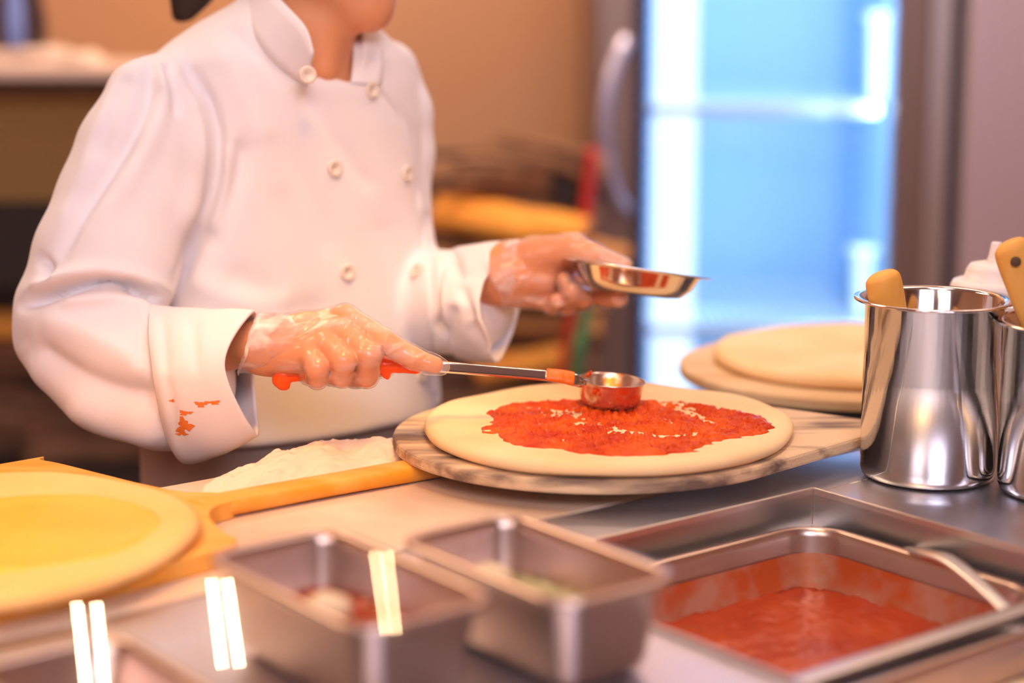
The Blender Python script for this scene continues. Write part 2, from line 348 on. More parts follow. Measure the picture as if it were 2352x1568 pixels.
t = thing('pizza_peel', 'round worn wooden peel holding the sauced pizza in the middle', 'pizza peel', (PZ.x, PZ.y, .9165))
slab('blade', peel_outline(Vector((.079, 1.655, 0)), .187, ax1, .262, .02, .014, .018, wide=.93), .9165, .9285, M['peel_worn'], t, .003)
h0 = Vector((.079, 1.655, 0))+ax1*.268
sweep('handle', [h0+Vector((0, 0, .922)), h0+ax1*.12+Vector((0, 0, .922)), h0+ax1*.25+Vector((0, 0, .922))], [.0155, .0135, .0135], M['peel'], t, 12, .6)
o = dough('pizza_dough', '', PZ, .166, .9290, .0135, M['dough'], lambda t: .012*math.sin(2*t+.6)+.008*math.sin(5*t)+.004*math.sin(9*t+1))
tag(o, 'round pale pizza base with red sauce on it, on the middle peel', 'pizza dough')
# sauce: a spread with streaks where the base shows through
def vnoise(x, y, s, seed=0):
    x = np.asarray(x)*s+seed*17.3; y = np.asarray(y)*s+seed*5.1
    xi = np.floor(x).astype(int); yi = np.floor(y).astype(int); xf = x-xi; yf = y-yi
    def h(i, j): return np.mod(np.sin(i*127.1+j*311.7+seed*74.7)*43758.5453, 1.0)
    u_ = xf*xf*(3-2*xf); v_ = yf*yf*(3-2*yf)
    return (h(xi, yi)*(1-u_)+h(xi+1, yi)*u_)*(1-v_)+(h(xi, yi+1)*(1-u_)+h(xi+1, yi+1)*u_)*v_
NS = 340
gx, gy = np.meshgrid(np.linspace(-.15, .15, NS), np.linspace(-.13, .13, NS), indexing='ij')
sc_c = G(1428, 976, .9405)
X = gx+sc_c.x; Y = gy+sc_c.y
ang = np.arctan2(gy/.106, gx/.127); rad = np.sqrt((gx/.127)**2+(gy/.106)**2)
edge = 1+.05*np.sin(3*ang+.8)+.035*np.sin(5*ang+2)+.10*(vnoise(X, Y, 55, 1)-.5)+.08*(vnoise(X, Y, 130, 2)-.5)
px_, py_ = PIX(np.stack([X, Y, np.full_like(X, .9405)], -1))
h = .0024+.0042*np.abs(vnoise(X, Y, 150, 3)*2-1)+.0030*np.abs(vnoise(X, Y, 290, 4)*2-1)-.0026+.0016*(vnoise(X, Y, 60, 5)-.5)
h += np.clip((rad/edge-.72)*4, 0, 1)*.0012
def streak(x0, y0, x1, y1, wd, dep):
    global h
    L = np.hypot(x1-x0, y1-y0); tx, ty = (x1-x0)/L, (y1-y0)/L
    s = (px_-x0)*tx+(py_-y0)*ty; d = -(px_-x0)*ty+(py_-y0)*tx+3*np.sin(s/30)
    h -= dep*np.exp(-(d/wd)**2)*np.clip(np.minimum(s, L-s)/40+.5, 0, 1)*(.55+.9*vnoise(X, Y, 120, 6))
streak(1190, 934, 1340, 948, 4, .0034); streak(1310, 972, 1420, 985, 4, .0034); streak(1400, 992, 1600, 1002, 4.5, .0042)
streak(1560, 935, 1640, 975, 11, .0030); streak(1480, 925, 1560, 930, 4, .003); streak(1250, 955, 1330, 960, 3, .003)
h = np.where(rad > edge, -.001-(rad-edge)*.05, np.minimum(h, (edge-rad)*.05+.0004))
top = .9290+.0135*.80
zz = top+h
# the base rises a little towards its rim
zz += .0135*.08*np.clip((np.hypot(X-PZ.x, Y-PZ.y)/.166-.55)/.25, 0, 1.2)
keep = (rad < edge+.04)
idx = -np.ones(keep.shape, int); idx[keep] = np.arange(keep.sum())
q = keep[:-1, :-1] & keep[1:, :-1] & keep[1:, 1:] & keep[:-1, 1:]
ii, jj = np.nonzero(q)
F = np.stack([idx[ii, jj], idx[ii+1, jj], idx[ii+1, jj+1], idx[ii, jj+1]], 1)
o = mesh('sauce_spread', np.stack([X[keep], Y[keep], zz[keep]], 1), F, M['sauce'])
tag(o, 'thin chunky red tomato sauce spread over the pizza base, streaked', 'sauce')
# left peel with dough, lies along the counter
ol = [(-.485, -.135), (-.482, -.160), (-.470, -.205), (-.452, -.228), (-.43, -.236), (-.43, -.262), (-.452, -.285), (-.468, -.33), (-.480, -.38), (-.500, -.452), (-.53, -.462), (-.90, -.44), (-.93, -.40), (-.93, -.16), (-.90, -.125), (-.70, -.105), (-.52, -.120)]
cr = crom([list(UV(a, b, 0)) for a, b in ol], 5, True)
t = thing('pizza_peel', 'broad wooden peel at the left edge, glowing yellow, with its handle towards the middle', 'pizza peel', UV(-.66, -.25, .9005))
slab('blade', [Vector(c) for c in cr], .9005, .9155, M['peel_lamplit'], t, .003)
sweep('handle', [UV(-.46, -.246, .9095), UV(-.44, -.247, .9095), UV(-.33, -.245, .9095), UV(-.225, -.243, .9085), UV(-.218, -.243, .908)], [.0130, .0145, .0140, .0140, .006], M['peel_lamplit'], t, 16, .60, box_pow=.7)
DL = UV(-.66, -.25, 0)
o = dough('pizza_dough', '', DL, .178, .916, .013, mat('lamplit_dough', (.88, .52, .17), .7, bump=.25, bscale=40, col2=(.92, .60, .24), cscale=7, sss=.08, spec=.25), lambda t: .015*math.sin(2*t+1)+.01*math.sin(3*t)+.005*math.sin(7*t))  # warm lamp light is put into this dough's orange base colour
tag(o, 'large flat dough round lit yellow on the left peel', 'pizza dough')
c_ = G(60, 1212, .929)
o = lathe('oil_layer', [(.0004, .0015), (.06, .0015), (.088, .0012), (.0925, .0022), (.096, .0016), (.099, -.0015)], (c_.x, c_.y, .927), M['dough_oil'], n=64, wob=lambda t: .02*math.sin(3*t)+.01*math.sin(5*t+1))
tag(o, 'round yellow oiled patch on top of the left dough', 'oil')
# paper under the left dough's rear corner
pp = [UV(-.503, -.447), UV(-.49, -.38), UV(-.56, -.36), UV(-.80, -.37), UV(-.80, -.448)]
# right rear peel and dough
C2 = Vector((.385, 2.03, 0)); t = thing('pizza_peel', 'round wooden peel at the right rear, half behind the tall steel pot', 'pizza peel', (C2.x, C2.y, .9))
ax2 = Vector((.95, -.25, 0)).normalized()
slab('blade', peel_outline(Vector((.372, 2.035, 0)), .186, Vector((.97, -.1, 0)), .27, .02, .012, .017), .900, .9125, M['peel'], t, .003)
h0 = Vector((.372, 2.035, 0))+Vector((.97, -.1, 0)).normalized()*.28
sweep('handle', [h0+Vector((0, 0, .906)), h0+Vector((.12, -.012, .906)), h0+Vector((.25, -.025, .906))], [.0155, .0135, .0135], M['peel'], t, 12, .5)
o = dough('pizza_dough', '', Vector((.385, 2.048, 0)), .160, .913, .016, M['dough'], lambda t: .012*math.sin(2*t)+.006*math.sin(5*t+1))
tag(o, 'plain pale dough round on the rear peel, half behind the steel pot', 'pizza dough')
# flour heap at the back of the board
NF = 90; fx, fy = np.meshgrid(np.linspace(-1, 1, NF), np.linspace(-1, 1, NF), indexing='ij')
cf = UV(-.30, -.305, .9); r = np.sqrt(fx**2+fy**2)
Xf = cf.x+UX.x*fx*.125+VX.x*fy*.045; Yf = cf.y+UX.y*fx*.125+VX.y*fy*.045
hz = .026*np.clip(1-r**2, 0, 1)**.8*(.75+.6*(vnoise(fx, fy, 4, 8)))+.004*(vnoise(fx, fy, 14, 9)-.5)*(r < 1)+.003*(vnoise(fx, fy, 30, 3)-.5)*(r < 1)
o = mesh('flour_heap', np.stack([Xf.ravel(), Yf.ravel(), (.9+hz-.002*(r > .97)).ravel()], 1), [[i*NF+j, (i+1)*NF+j, (i+1)*NF+j+1, i*NF+j+1] for i in range(NF-1) for j in range(NF-1) if r[i, j] < 1.02], M['flour'])
tag(o, 'low soft heap of flour at the back of the board, below the knife hand', 'flour', kind='stuff')
# ------------------------------------------------------------------ pots, spoons, bottle
def pot(c, R, H, label, lip=.010):
    t = thing('steel_pot', label, 'pot', c)
    prof = [(.0005, .001), (R*.90, .001), (R*.97, .003), (R*.995, .008), (R, .014), (R, H-.004), (R+.001, H-.001), (R+lip*.6, H), (R+lip, H-.001), (R+lip*1.02, H-.0025), (R+lip*.9, H-.003), (R+.001, H-.0032), (R-.0012, H-.003), (R-.0012, .014), (R*.97, .006), (R*.9, .003), (.0005, .003)]
    prof[6:12] = [(R+.0005, H-.0045), (R+lip*.6, H-.003), (R+lip, H-.002), (R+lip, H-.0002), (R+lip*.5, H), (R+.0005, H-.001)]
    lathe('pot_body', prof, c, M['steel_pol'], t, 72); return t
PA = G(2130, 1092, .9); PA.z = .900
HA = .160; pot(PA, .0595, HA, 'tall shiny steel pot with a wooden spoon, left of the two at the right edge')
PB = G(2452, 1130, .9); PB.z = .900
pot(PB, .0595, .150, 'second steel pot, cut off by the right edge of the frame')
def spoon(p0, p1, r, label, hole=None):
    t = thing('wooden_spoon', label, 'spoon', p1)
    d = (p0-p1); L = d.length; d.normalize()
    pts = [p1+d*L*s for s in (0, .05, .12, .4, .7, .93, .985, 1.0)]; rr = [r*1.9, r*2.0, r*1.3, r*.85, r*.95, r*1.05, r*.8, r*.25]
    o = sweep('spoon_handle', pts, rr, M['spoonwood'], t, 16, .55, up=(0.15, -1, .1))
    return t
spoon(P(2024, 624, PA.y-.012), P(2110, 1010, PA.y+.02), .0155, 'pale wooden spoon standing in the left steel pot, rounded handle up')
t = spoon(P(2318, 552, PB.y-.005), P(2470, 1010, PB.y+.02), .0155, 'large wooden spoon with a hole in its handle, in the pot at the right edge')
hp = P(2334, 601, PB.y-.0145)
lathe('hanging_hole', [(.0004, .0), (.0042, 0), (.0042, -.003), (.0004, -.003)], hp, mat('hole_shade', (.10, .05, .02), .8), t, 20, (1, 0, 0), (0, .1, 1), (0, -1, .1))
bY = 1.74; bc = P(2268, 1000, bY); bc.z = .9
t = thing('squeeze_bottle', 'white plastic squeeze bottle with pointed nozzle, behind the steel pots', 'bottle', bc)
zt = P(2268, 690, bY).z
S_ = bY/FPX
def bz(py): return P(2268, py, bY).z-.9
lathe('bottle_body', [(.001, .0), (103*S_*.97, .0), (103*S_, .004), (103*S_, bz(672)), (101*S_, bz(655)), (96*S_, bz(645)), (88*S_, bz(642)), (80*S_, bz(642))], bc, M['plastic'], t, 48)
lathe('cap', [(92*S_, bz(644)), (72*S_, bz(640)), (66*S_, bz(618)), (58*S_, bz(606)), (40*S_, bz(602)), (22*S_, bz(601))], bc, M['plastic'], t, 48)
lathe('nozzle', [(23*S_, bz(603)), (17*S_, bz(585)), (13*S_, bz(560)), (11*S_, bz(556)), (.0004, bz(555))], bc, M['plastic'], t, 32)
# steel ladle handle lying on the sauce pan
t = thing('steel_ladle', 'steel ladle lying in the sauce pan, handle over the right rim', 'ladle', UV(-.08, .12, .85))
q0 = UV(-.06, .10, .845); q1 = P(2130, 1272, 1.42); q2 = P(2185, 1290, 1.39); q3 = P(2270, 1360, 1.34); q4 = P(2380, 1470, 1.27); q5 = P(2500, 1590, 1.20)
sweep('handle', [P(2085, 1262, 1.46), q1, q2, q3, q4, q5], [.006, .0085, .0085, .0068, .0068, .0068], M['steel_dull'], t, 12, .45)
# ------------------------------------------------------------------ sauce spreader (flat-bottomed ladle) held by the chef
cc = G(1400, 931, .9435)
t = thing('portion_ladle', 'flat-bottomed steel ladle with orange handle, spreading sauce on the pizza', 'ladle', cc)
tl = Vector((.06, 0, 1)).normalized(); lx = Vector((1, 0, -.06)).normalized(); ly = Vector((0, 1, 0)); lz = lx.cross(ly)
R0 = .0315
M['cup'] = mat('sauce_stained_steel', (.72, .58, .48), .22, .95, bump=.25, bscale=70, col2=(.72, .20, .02), cscale=45, clo=.52, chi=.66, rough2=.35)
lathe('cup', [(.0004, .0), (.022, .0), (.0265, .003), (.0285, .009), (R0-.001, .020), (R0, .0225), (R0+.0006, .0235), (R0-.0004, .0238), (R0-.0016, .0215), (.0272, .009), (.0255, .0045), (.021, .0018), (.0004, .0018)], cc+Vector((0, 0, .001)), M['cup'], t, 56, lx, ly, lz)
YB, YA = 1.66, 1.625
a = P(1322, 872, YB-.005); b = P(1255, 862, YB-.008); c = P(1024, 843, YA); d_ = P(955, 836, YA)
sd = Vector((0, .35, 1)).normalized()
sweep('shaft', [P(1330, 876, YB), a, b, c, d_], [.0075, .0068, .0056, .0056, .0060], M['steel_pol'], t, 8, .32, up=(0, -.75, .66), sub=5, box_pow=.6)
o = sweep('sauce_smear', [P(1318, 870, YB-.0065), P(1290, 864, YB-.0085), P(1256, 860, YB-.0100)], [.0074, .0070, .0064], mat('thin_sauce', (.78, .16, .006), .3, bump=.6, bscale=200), t, 10, .38, up=(0, -.75, .66)); o['label'] = 'orange sauce smear on the shaft'

HANDLE_T = t
for (x, y, s_) in ((1352, 862, .0045), (1356, 856, .003), (1374, 894, .005), (1382, 902, .0045), (1428, 900, .0042), (1440, 896, .003), (1366, 900, .004)):
    pcen = P(x, y, 1.668 if y > 880 else 1.70)
    vv = [pcen+Vector((random.uniform(-1, 1), random.uniform(-1, 1), random.uniform(-1, 1))).normalized()*s_*random.uniform(.7, 1.1) for _ in range(14)]
    bm = bmesh.new(); [bm.verts.new(v-ORG[t]) for v in vv]; bmesh.ops.convex_hull(bm, input=bm.verts)
    mm = bpy.data.meshes.new('sauce_bit'); bm.to_mesh(mm); bm.free(); mm.materials.append(M['sauce'])
    for p_ in mm.polygons: p_.use_smooth = True
    ob = bpy.data.objects.new('sauce_bit', mm); COL.objects.link(ob); ob.parent = t; subsurf(ob, 1)
# ------------------------------------------------------------------ steel dish in the left hand
dc = P(1462, 640, 1.80)
dx = (P(1612, 648, 1.80)-P(1310, 606, 1.80)).normalized(); dz = Vector((0, .158, 1)); dz = (dz-dx*dz.dot(dx)).normalized(); dy = dz.cross(dx)
t = thing('steel_dish', 'shallow oblong steel dish held tilted in the left gloved hand', 'dish', dc)
prof = [(.0004, -.023), (.50, -.023), (.70, -.021), (.84, -.013), (.94, -.001), (.965, .0005), (1.13, .0012), (1.13, .0020), (.95, .0014), (.92, .0), (.82, -.012), (.69, -.0195), (.5, -.0215), (.0004, -.0215)]
vs = []
nd = 64
c0 = P(1462, 622, 1.81)
for r_, z_ in prof:
    for j in range(nd):
        a = 2*math.pi*j/nd; ca = math.copysign(abs(math.cos(a))**.75, math.cos(a)); sa = math.copysign(abs(math.sin(a))**.75, math.sin(a))
        vs.append(c0+dx*(.0655*r_*ca)+dy*(.042*r_*sa)+dz*z_)
fix_normals(mesh('dish_body', vs, grid_faces(len(prof), nd), M['steel_pol'], t))
# ------------------------------------------------------------------ signed distance modelling for body, gloves, jacket
class Field:
    def __init__(s, lo, hi, vox):
        s.lo = np.array(lo, float); s.v = vox; n = np.ceil((np.array(hi)-s.lo)/vox).astype(int)+1; s.n = n
        s.X, s.Y, s.Z = [s.lo[i]+np.arange(n[i], dtype=np.float32)*vox for i in range(3)]
        s.D = np.full(n, .05, np.float32)
    def sub(s, lo, hi):
        a = np.clip(np.floor((np.array(lo)-s.lo)/s.v).astype(int), 0, s.n-1); b = np.clip(np.ceil((np.array(hi)-s.lo)/s.v).astype(int)+1, 1, s.n)
        sl = tuple(slice(i, j) for i, j in zip(a, b))
        g = np.meshgrid(s.X[sl[0]], s.Y[sl[1]], s.Z[sl[2]], indexing='ij'); return sl, g
    def smin(s, sl, d, k):
        A = s.D[sl]
        if k <= 0: s.D[sl] = np.minimum(A, d); return
        hh = np.clip(.5+.5*(A-d)/k, 0, 1); s.D[sl] = A+(d-A)*hh-k*hh*(1-hh)
    def cone(s, p, q, r1, r2, k=.004, sc=None):
        p, q = np.array(p, float), np.array(q, float); m = max(r1, r2)+.02
        sl, (x, y, z) = s.sub(np.minimum(p, q)-m, np.maximum(p, q)+m)
        ba = q-p; L2 = max(ba@ba, 1e-12)
        t_ = np.clip(((x-p[0])*ba[0]+(y-p[1])*ba[1]+(z-p[2])*ba[2])/L2, 0, 1)
        d = np.sqrt((x-p[0]-ba[0]*t_)**2+(y-p[1]-ba[1]*t_)**2+(z-p[2]-ba[2]*t_)**2)-(r1+(r2-r1)*t_)
        s.smin(sl, d.astype(np.float32), k)
    def chain(s, pts, k=.004, kk=.003):
        for a, b in zip(pts[:-1], pts[1:]): s.cone(a[0], b[0], a[1], b[1], k)
    def ell(s, c, rad, R=None, k=.01):
        c = np.array(c, float); rad = np.array(rad, float); m = rad.max()+.03
        sl, (x, y, z) = s.sub(c-m, c+m); x, y, z = x-c[0], y-c[1], z-c[2]
        if R is not None: x, y, z = [R[i][0]*x+R[i][1]*y+R[i][2]*z for i in range(3)]
        k0 = np.sqrt((x/rad[0])**2+(y/rad[1])**2+(z/rad[2])**2); k1 = np.sqrt((x/rad[0]**2)**2+(y/rad[1]**2)**2+(z/rad[2]**2)**2)+1e-6
        s.smin(sl, (k0*(k0-1)/k1).astype(np.float32), k)
    def poly(s, iso=0.0):
        g = openvdb.FloatGrid(); g.background = .05 if False else g.background
        g = openvdb.FloatGrid(.05); g.copyFromArray(np.ascontiguousarray(s.D))
        pts, tris, quads = g.convertToPolygons(isovalue=iso, adaptivity=0.0)
        pts = pts*s.v+s.lo; f = quads.tolist()+tris.tolist()
        return pts, f
def smooth_mesh(o, it=4, fac=.5):
    bm = bmesh.new(); bm.from_mesh(o.data)
    for _ in range(it): bmesh.ops.smooth_vert(bm, verts=bm.verts, factor=fac, use_axis_x=True, use_axis_y=True, use_axis_z=True)
    bm.to_mesh(o.data); bm.free()
PXM = 1/FPX
def pt(px, py, Y, r): return (tuple(P(px, py, Y)), r)
# right hand (image left), gripping the orange handle, index finger along it
def right_hand(F):
    W1, W2 = P(520, 800, 1.675), P(600, 795, 1.645)
    F.cone(P(430, 815, 1.70), W1, .025, .0195, 0)
    F.cone(W1, W2, .0185, .0195, .006)
    F.cone(P(590, 778, 1.655), P(700, 762, 1.640), .0145, .0150, .012); F.cone(P(590, 815, 1.645), P(690, 815, 1.625), .0150, .0150, .012)
    for (wx, wy, wY), (mx, my, mY), r in (((600, 775, 1.655), (793, 729, 1.630), .0108), ((605, 788, 1.648), (778, 762, 1.615), .0108), ((605, 803, 1.642), (750, 792, 1.606), .0104), ((605, 820, 1.640), (716, 822, 1.603), .0100)):
        F.cone(P(wx, wy, wY), P(mx, my, mY), .0135, r, .010)
    F.cone(P(640, 822, 1.650), P(760, 812, 1.645), .0165, .0140, .010)
    F.cone(P(720, 790, 1.645), P(800, 775, 1.640), .0150, .0130, .010)
    k = .0030
    F.chain([pt(793, 729, 1.628, .0112), pt(884, 786, 1.608, .0104), pt(950, 822, 1.606, .0092), pt(1000, 838, 1.607, .0072)], k)
    F.chain([pt(782, 762, 1.614, .0108), pt(846, 815, 1.590, .0108), pt(842, 862, 1.600, .0098), pt(812, 868, 1.630, .0085)], k)
    F.chain([pt(752, 792, 1.605, .0104), pt(788, 830, 1.582, .0104), pt(786, 862, 1.592, .0096), pt(762, 864, 1.628, .0080)], k)
    F.chain([pt(716, 822, 1.602, .0100), pt(728, 846, 1.584, .0098), pt(730, 866, 1.592, .0090), pt(708, 862, 1.622, .0075)], k)
    F.chain([pt(660, 812, 1.665, .0150), pt(760, 835, 1.655, .0125), pt(835, 845, 1.650, .0105), pt(885, 842, 1.643, .0085)], .006)
def left_hand(F):
    F.cone(P(1040, 668, 1.91), P(1118, 648, 1.865), .026, .0215, 0)
    F.cone(P(1118, 648, 1.865), P(1175, 622, 1.850), .0215, .0240, .008)
    F.cone(P(1165, 602, 1.850), P(1290, 590, 1.842), .0200, .0190, .012)      # thumb side
    F.cone(P(1160, 640, 1.850), P(1275, 650, 1.858), .0240, .0200, .014)      # palm
    F.cone(P(1180, 660, 1.850), P(1260, 682, 1.852), .0170, .0120, .012)
    F.cone(P(1200, 628, 1.838), P(1250, 640, 1.836), .0170, .0140, .010)      # ball of the thumb
    F.chain([pt(1230, 585, 1.838, .0180), pt(1318, 572, 1.825, .0140), pt(1362, 590, 1.815, .0115), pt(1432, 612, 1.808, .0078)], .006)
    k = .003
    F.chain([pt(1285, 645, 1.862, .0115), pt(1350, 672, 1.858, .0100), pt(1396, 684, 1.835, .0090), pt(1420, 684, 1.815, .0086)], k)
    F.chain([pt(1275, 662, 1.860, .0110), pt(1336, 690, 1.850, .0098), pt(1338, 684, 1.825, .0090), pt(1312, 666, 1.806, .0086)], k)
    F.chain([pt(1255, 675, 1.855, .0105), pt(1302, 700, 1.845, .0092), pt(1306, 680, 1.822, .0080), pt(1296, 640, 1.812, .0070)], k)
    F.chain([pt(1235, 680, 1.850, .0098), pt(1268, 700, 1.838, .0084), pt(1280, 690, 1.820, .0072)], k)
FO = Field((-.225, 1.59, .955), (-.065, 1.66, 1.04), .0009)
FO.chain([pt(652, 862, 1.628, .0062), pt(700, 860, 1.628, .0058), pt(800, 852, 1.627, .0062), pt(880, 836, 1.626, .0078), pt(915, 837, 1.626, .0072), pt(955, 843, 1.626, .0062)], .002)
FO.chain([pt(652, 862, 1.627, .0075), pt(644, 872, 1.627, .0068), pt(650, 882, 1.627, .0050), pt(657, 886, 1.627, .0035)], .003)
FO.chain([pt(882, 842, 1.624, .0055), pt(887, 858, 1.624, .0036), pt(890, 866, 1.624, .0022)], .003)
v, f = FO.poly(); hn = mesh('handle', v, f, M['orange'], HANDLE_T); smooth_mesh(hn, 2); hn['label'] = 'bright orange plastic grip'
def hand_field(kind, vox=.0013):
    if kind == 'R': F = Field((-.345, 1.56, .945), (-.055, 1.735, 1.075), vox); right_hand(F)
    else: F = Field((-.075, 1.775, .965), (.135, 1.945, 1.115), vox); left_hand(F)
    return F
FR, FL = hand_field('R'), hand_field('L')
vsR, fR = FR.poly(); vsL, fL = FL.poly()
# head, neck and trunk, coarser
C0 = Vector((-.232, 1.93, 0))
FB = Field((-.50, 1.70, .80), (.06, 2.16, 1.62), .005)
fd = Vector((.80, -.58, -.10)).normalized(); fs_ = Vector((0, 0, 1)).cross(fd).normalized(); fu = fd.cross(fs_)
Rm = [tuple(fd), tuple(fs_), tuple(fu)]
hc = P(742, -215, 1.915)
FB.ell(hc, (.092, .074, .098), Rm, 0)
FB.ell(hc+fd*.030-fu*.062, (.058, .052, .052), Rm, .03)                 # jaw
FB.ell(hc+fd*.070-fu*.098, (.019, .021, .017), Rm, .03)                 # chin
FB.cone(hc+fd*.090-fu*.005, hc+fd*.106-fu*.030, .007, .011, .010)        # nose
FB.ell(hc+fd*.080-fu*.058, (.012, .022, .007), Rm, .006)                # mouth
for s in (-1, 1):
    FB.ell(hc+fs_*s*.073-fd*.005-fu*.018, (.016, .007, .028), Rm, .006)  # ears
    FB.ell(hc+fd*.082+fs_*s*.030+fu*.002, (.008, .014, .007), Rm, .004)
FB.cone(hc-fd*.012-fu*.055, P(690, 120, 1.905), .047, .046, .015)
FB.cone(P(690, 120, 1.905), P(700, 260, 1.915), .046, .070, .03)
FB.cone(P(745, 165, 1.855), P(738, 30, 1.885), .010, .012, .02)          # throat muscle
FB.cone(tuple(C0-UX*.07-VX*.01+Vector((0, 0, 1.15))), tuple(C0+UX*.07-VX*.01+Vector((0, 0, 1.15))), .060, .060, .04)
FB.cone(tuple(C0+Vector((0, 0, 1.15))), tuple(C0+Vector((0, 0, .88))), .08, .08, .03)
for arm in (((420, 185, 1.88), (330, 350, 1.81), (230, 650, 1.755), (170, 790, 1.73), (385, 860, 1.69), (440, 815, 1.70)), ((870, 215, 1.99), (905, 480, 1.985), (950, 690, 1.965), (1045, 668, 1.91))):
    for a_, b_ in zip(arm[:-1], arm[1:]): FB.cone(P(*a_), P(*b_), .020, .020, .006)
vsB, fB = FB.poly()
allv = np.concatenate([vsB, vsR, vsL]); nB, nR = len(vsB), len(vsR)
allf = fB+[[i+nB for i in f] for f in fR]+[[i+nB+nR for i in f] for f in fL]
person = thing('person', 'chef in a white double-breasted jacket and clear gloves, leaning over the pizza', 'person', (C0.x, C0.y, 0))
body = mesh('body', allv, allf, M['skin'], person); smooth_mesh(body, 3)
# gloves: the hand surface a little larger, cut off at the wrist
def cut_shell(name, F, iso, keep_fn, m):
    v, f = F.poly(iso); k = keep_fn(v)
    f = [q_ for q_ in f if all(k[i] for i in q_)]
    used = sorted({i for q_ in f for i in q_}); mp = {j: i for i, j in enumerate(used)}
    v = v[used].copy()
    return v, [[mp[i] for i in q_] for q_ in f]
def wrinkle(v, amp, s):
    n = vnoise(v[:, 0]+v[:, 2]*1.3, v[:, 1]+v[:, 2], s, 11)+vnoise(v[:, 0]-v[:, 1], v[:, 2], s*2.1, 12)*.5-.75
    return n*amp
def add_normal_noise(o, amp, s):
    co = np.empty(len(o.data.vertices)*3); o.data.vertices.foreach_get('co', co); co = co.reshape(-1, 3)
    no = np.empty(len(o.data.vertices)*3); o.data.vertices.foreach_get('normal', no); no = no.reshape(-1, 3)
    co += no*wrinkle(co, amp, s)[:, None]; o.data.vertices.foreach_set('co', co.ravel()); o.data.update()
FR.cone(P(985, 836, 1.606), P(1013, 843, 1.607), .0090, .0062, .002)   # loose film past the fingertip
v, f = cut_shell('g', FR, .0016, lambda v: PIX(v)[0] > 612+.12*(PIX(v)[1]-780), None)
gR = mesh('glove', v, f, M['glove'], person); smooth_mesh(gR, 2); add_normal_noise(gR, .0008, 90); gR['label'] = 'clear plastic glove on the hand holding the ladle'
v, f = cut_shell('g', FL, .0018, lambda v: PIX(v)[0] > 1150, None)
gL = mesh('glove', v, f, M['glove'], person); smooth_mesh(gL, 2); add_normal_noise(gL, .0012, 80); gL['label'] = 'clear plastic glove on the hand holding the dish'
def ringloft(name, rings, m, parent, n=14, sub=5, th=.0008, noise=(0, 50), off=0):
    """rings: lists of px,py,Y points round each ring; splined both ways"""
    R3 = [[list(P(*q_)) for q_ in r_] for r_ in rings]
    cl = [crom(r_, n, True) for r_ in R3]; nc = len(cl[0]); rows = []
    cols = [crom([c_[j] for c_ in cl], sub) for j in range(nc)]
    nr = len(cols[0]); vs = np.array([[cols[j][i] for j in range(nc)] for i in range(nr)]).reshape(-1, 3)
    o = fix_normals(mesh(name, vs, grid_faces(nr, nc), m, parent))
    if noise[0]: add_normal_noise(o, *noise)
    if th: solidify(o, th, off)
    return o
o = ringloft('glove_hem', [[(700, 726, 1.645), (672, 790, 1.606), (668, 858, 1.640), (700, 800, 1.672)], [(608, 716, 1.648), (592, 795, 1.608), (622, 862, 1.640), (625, 800, 1.680)], [(588, 722, 1.655), (562, 800, 1.608), (552, 856, 1.645), (585, 790, 1.685)], [(592, 728, 1.655), (566, 820, 1.603), (548, 862, 1.640), (590, 800, 1.690)]], M['glovehem'], gR, th=0, noise=(.0016, 90))
o = ringloft('glove_hem', [[(1195, 548, 1.850), (1180, 625, 1.818), (1200, 690, 1.845), (1195, 615, 1.885)], [(1165, 555, 1.850), (1135, 630, 1.818), (1165, 690, 1.840), (1170, 615, 1.890)], [(1140, 580, 1.855), (1115, 620, 1.822), (1140, 672, 1.848), (1150, 620, 1.885)]], M['glovehem'], gL, th=0, noise=(.0018, 80))
def creases(o, lines, amp, wd):
    co = np.empty(len(o.data.vertices)*3); o.data.vertices.foreach_get('co', co); co = co.reshape(-1, 3)
    no = np.empty_like(co.ravel()); o.data.vertices.foreach_get('normal', no); no = no.reshape(-1, 3)
    X_, Y_ = PIX(co+np.array(ORG[o])); fc = no[:, 1] < .1; dz_ = np.zeros(len(co))
    for (x0, y0), (x1, y1) in lines:
        e = np.array([x1-x0, y1-y0]); t_ = np.clip(((X_-x0)*e[0]+(Y_-y0)*e[1])/(e@e), 0, 1)
        d2 = (X_-x0-e[0]*t_)**2+(Y_-y0-e[1]*t_)**2; dz_ = np.maximum(dz_, np.exp(-d2/(2*wd*wd))*np.clip(np.minimum(t_, 1-t_)*6+.2, 0, 1))
    co += no*(amp*dz_*fc)[:, None]; o.data.vertices.foreach_set('co', co.ravel()); o.data.update()
creases(gR, [((816, 718), (772, 812)), ((842, 743), (812, 850)), ((806, 750), (790, 806)), ((730, 733), (655, 790)), ((768, 742), (664, 786)), ((895, 765), (872, 800)), ((700, 745), (640, 770)), ((690, 800), (640, 815)), ((745, 770), (715, 835)), ((930, 790), (885, 815)), ((975, 815), (930, 840)), ((720, 760), (650, 800))], .0022, 2.6)
creases(gL, [((1160, 560), (1150, 640)), ((1185, 550), (1170, 600)), ((1200, 640), (1170, 680)), ((1250, 700), (1200, 685)), ((1340, 555), (1300, 548)), ((1240, 600), (1215, 640)), ((1350, 560), (1370, 590)), ((1270, 705), (1320, 690)), ((1180, 690), (1150, 650))], .0026, 3.2)
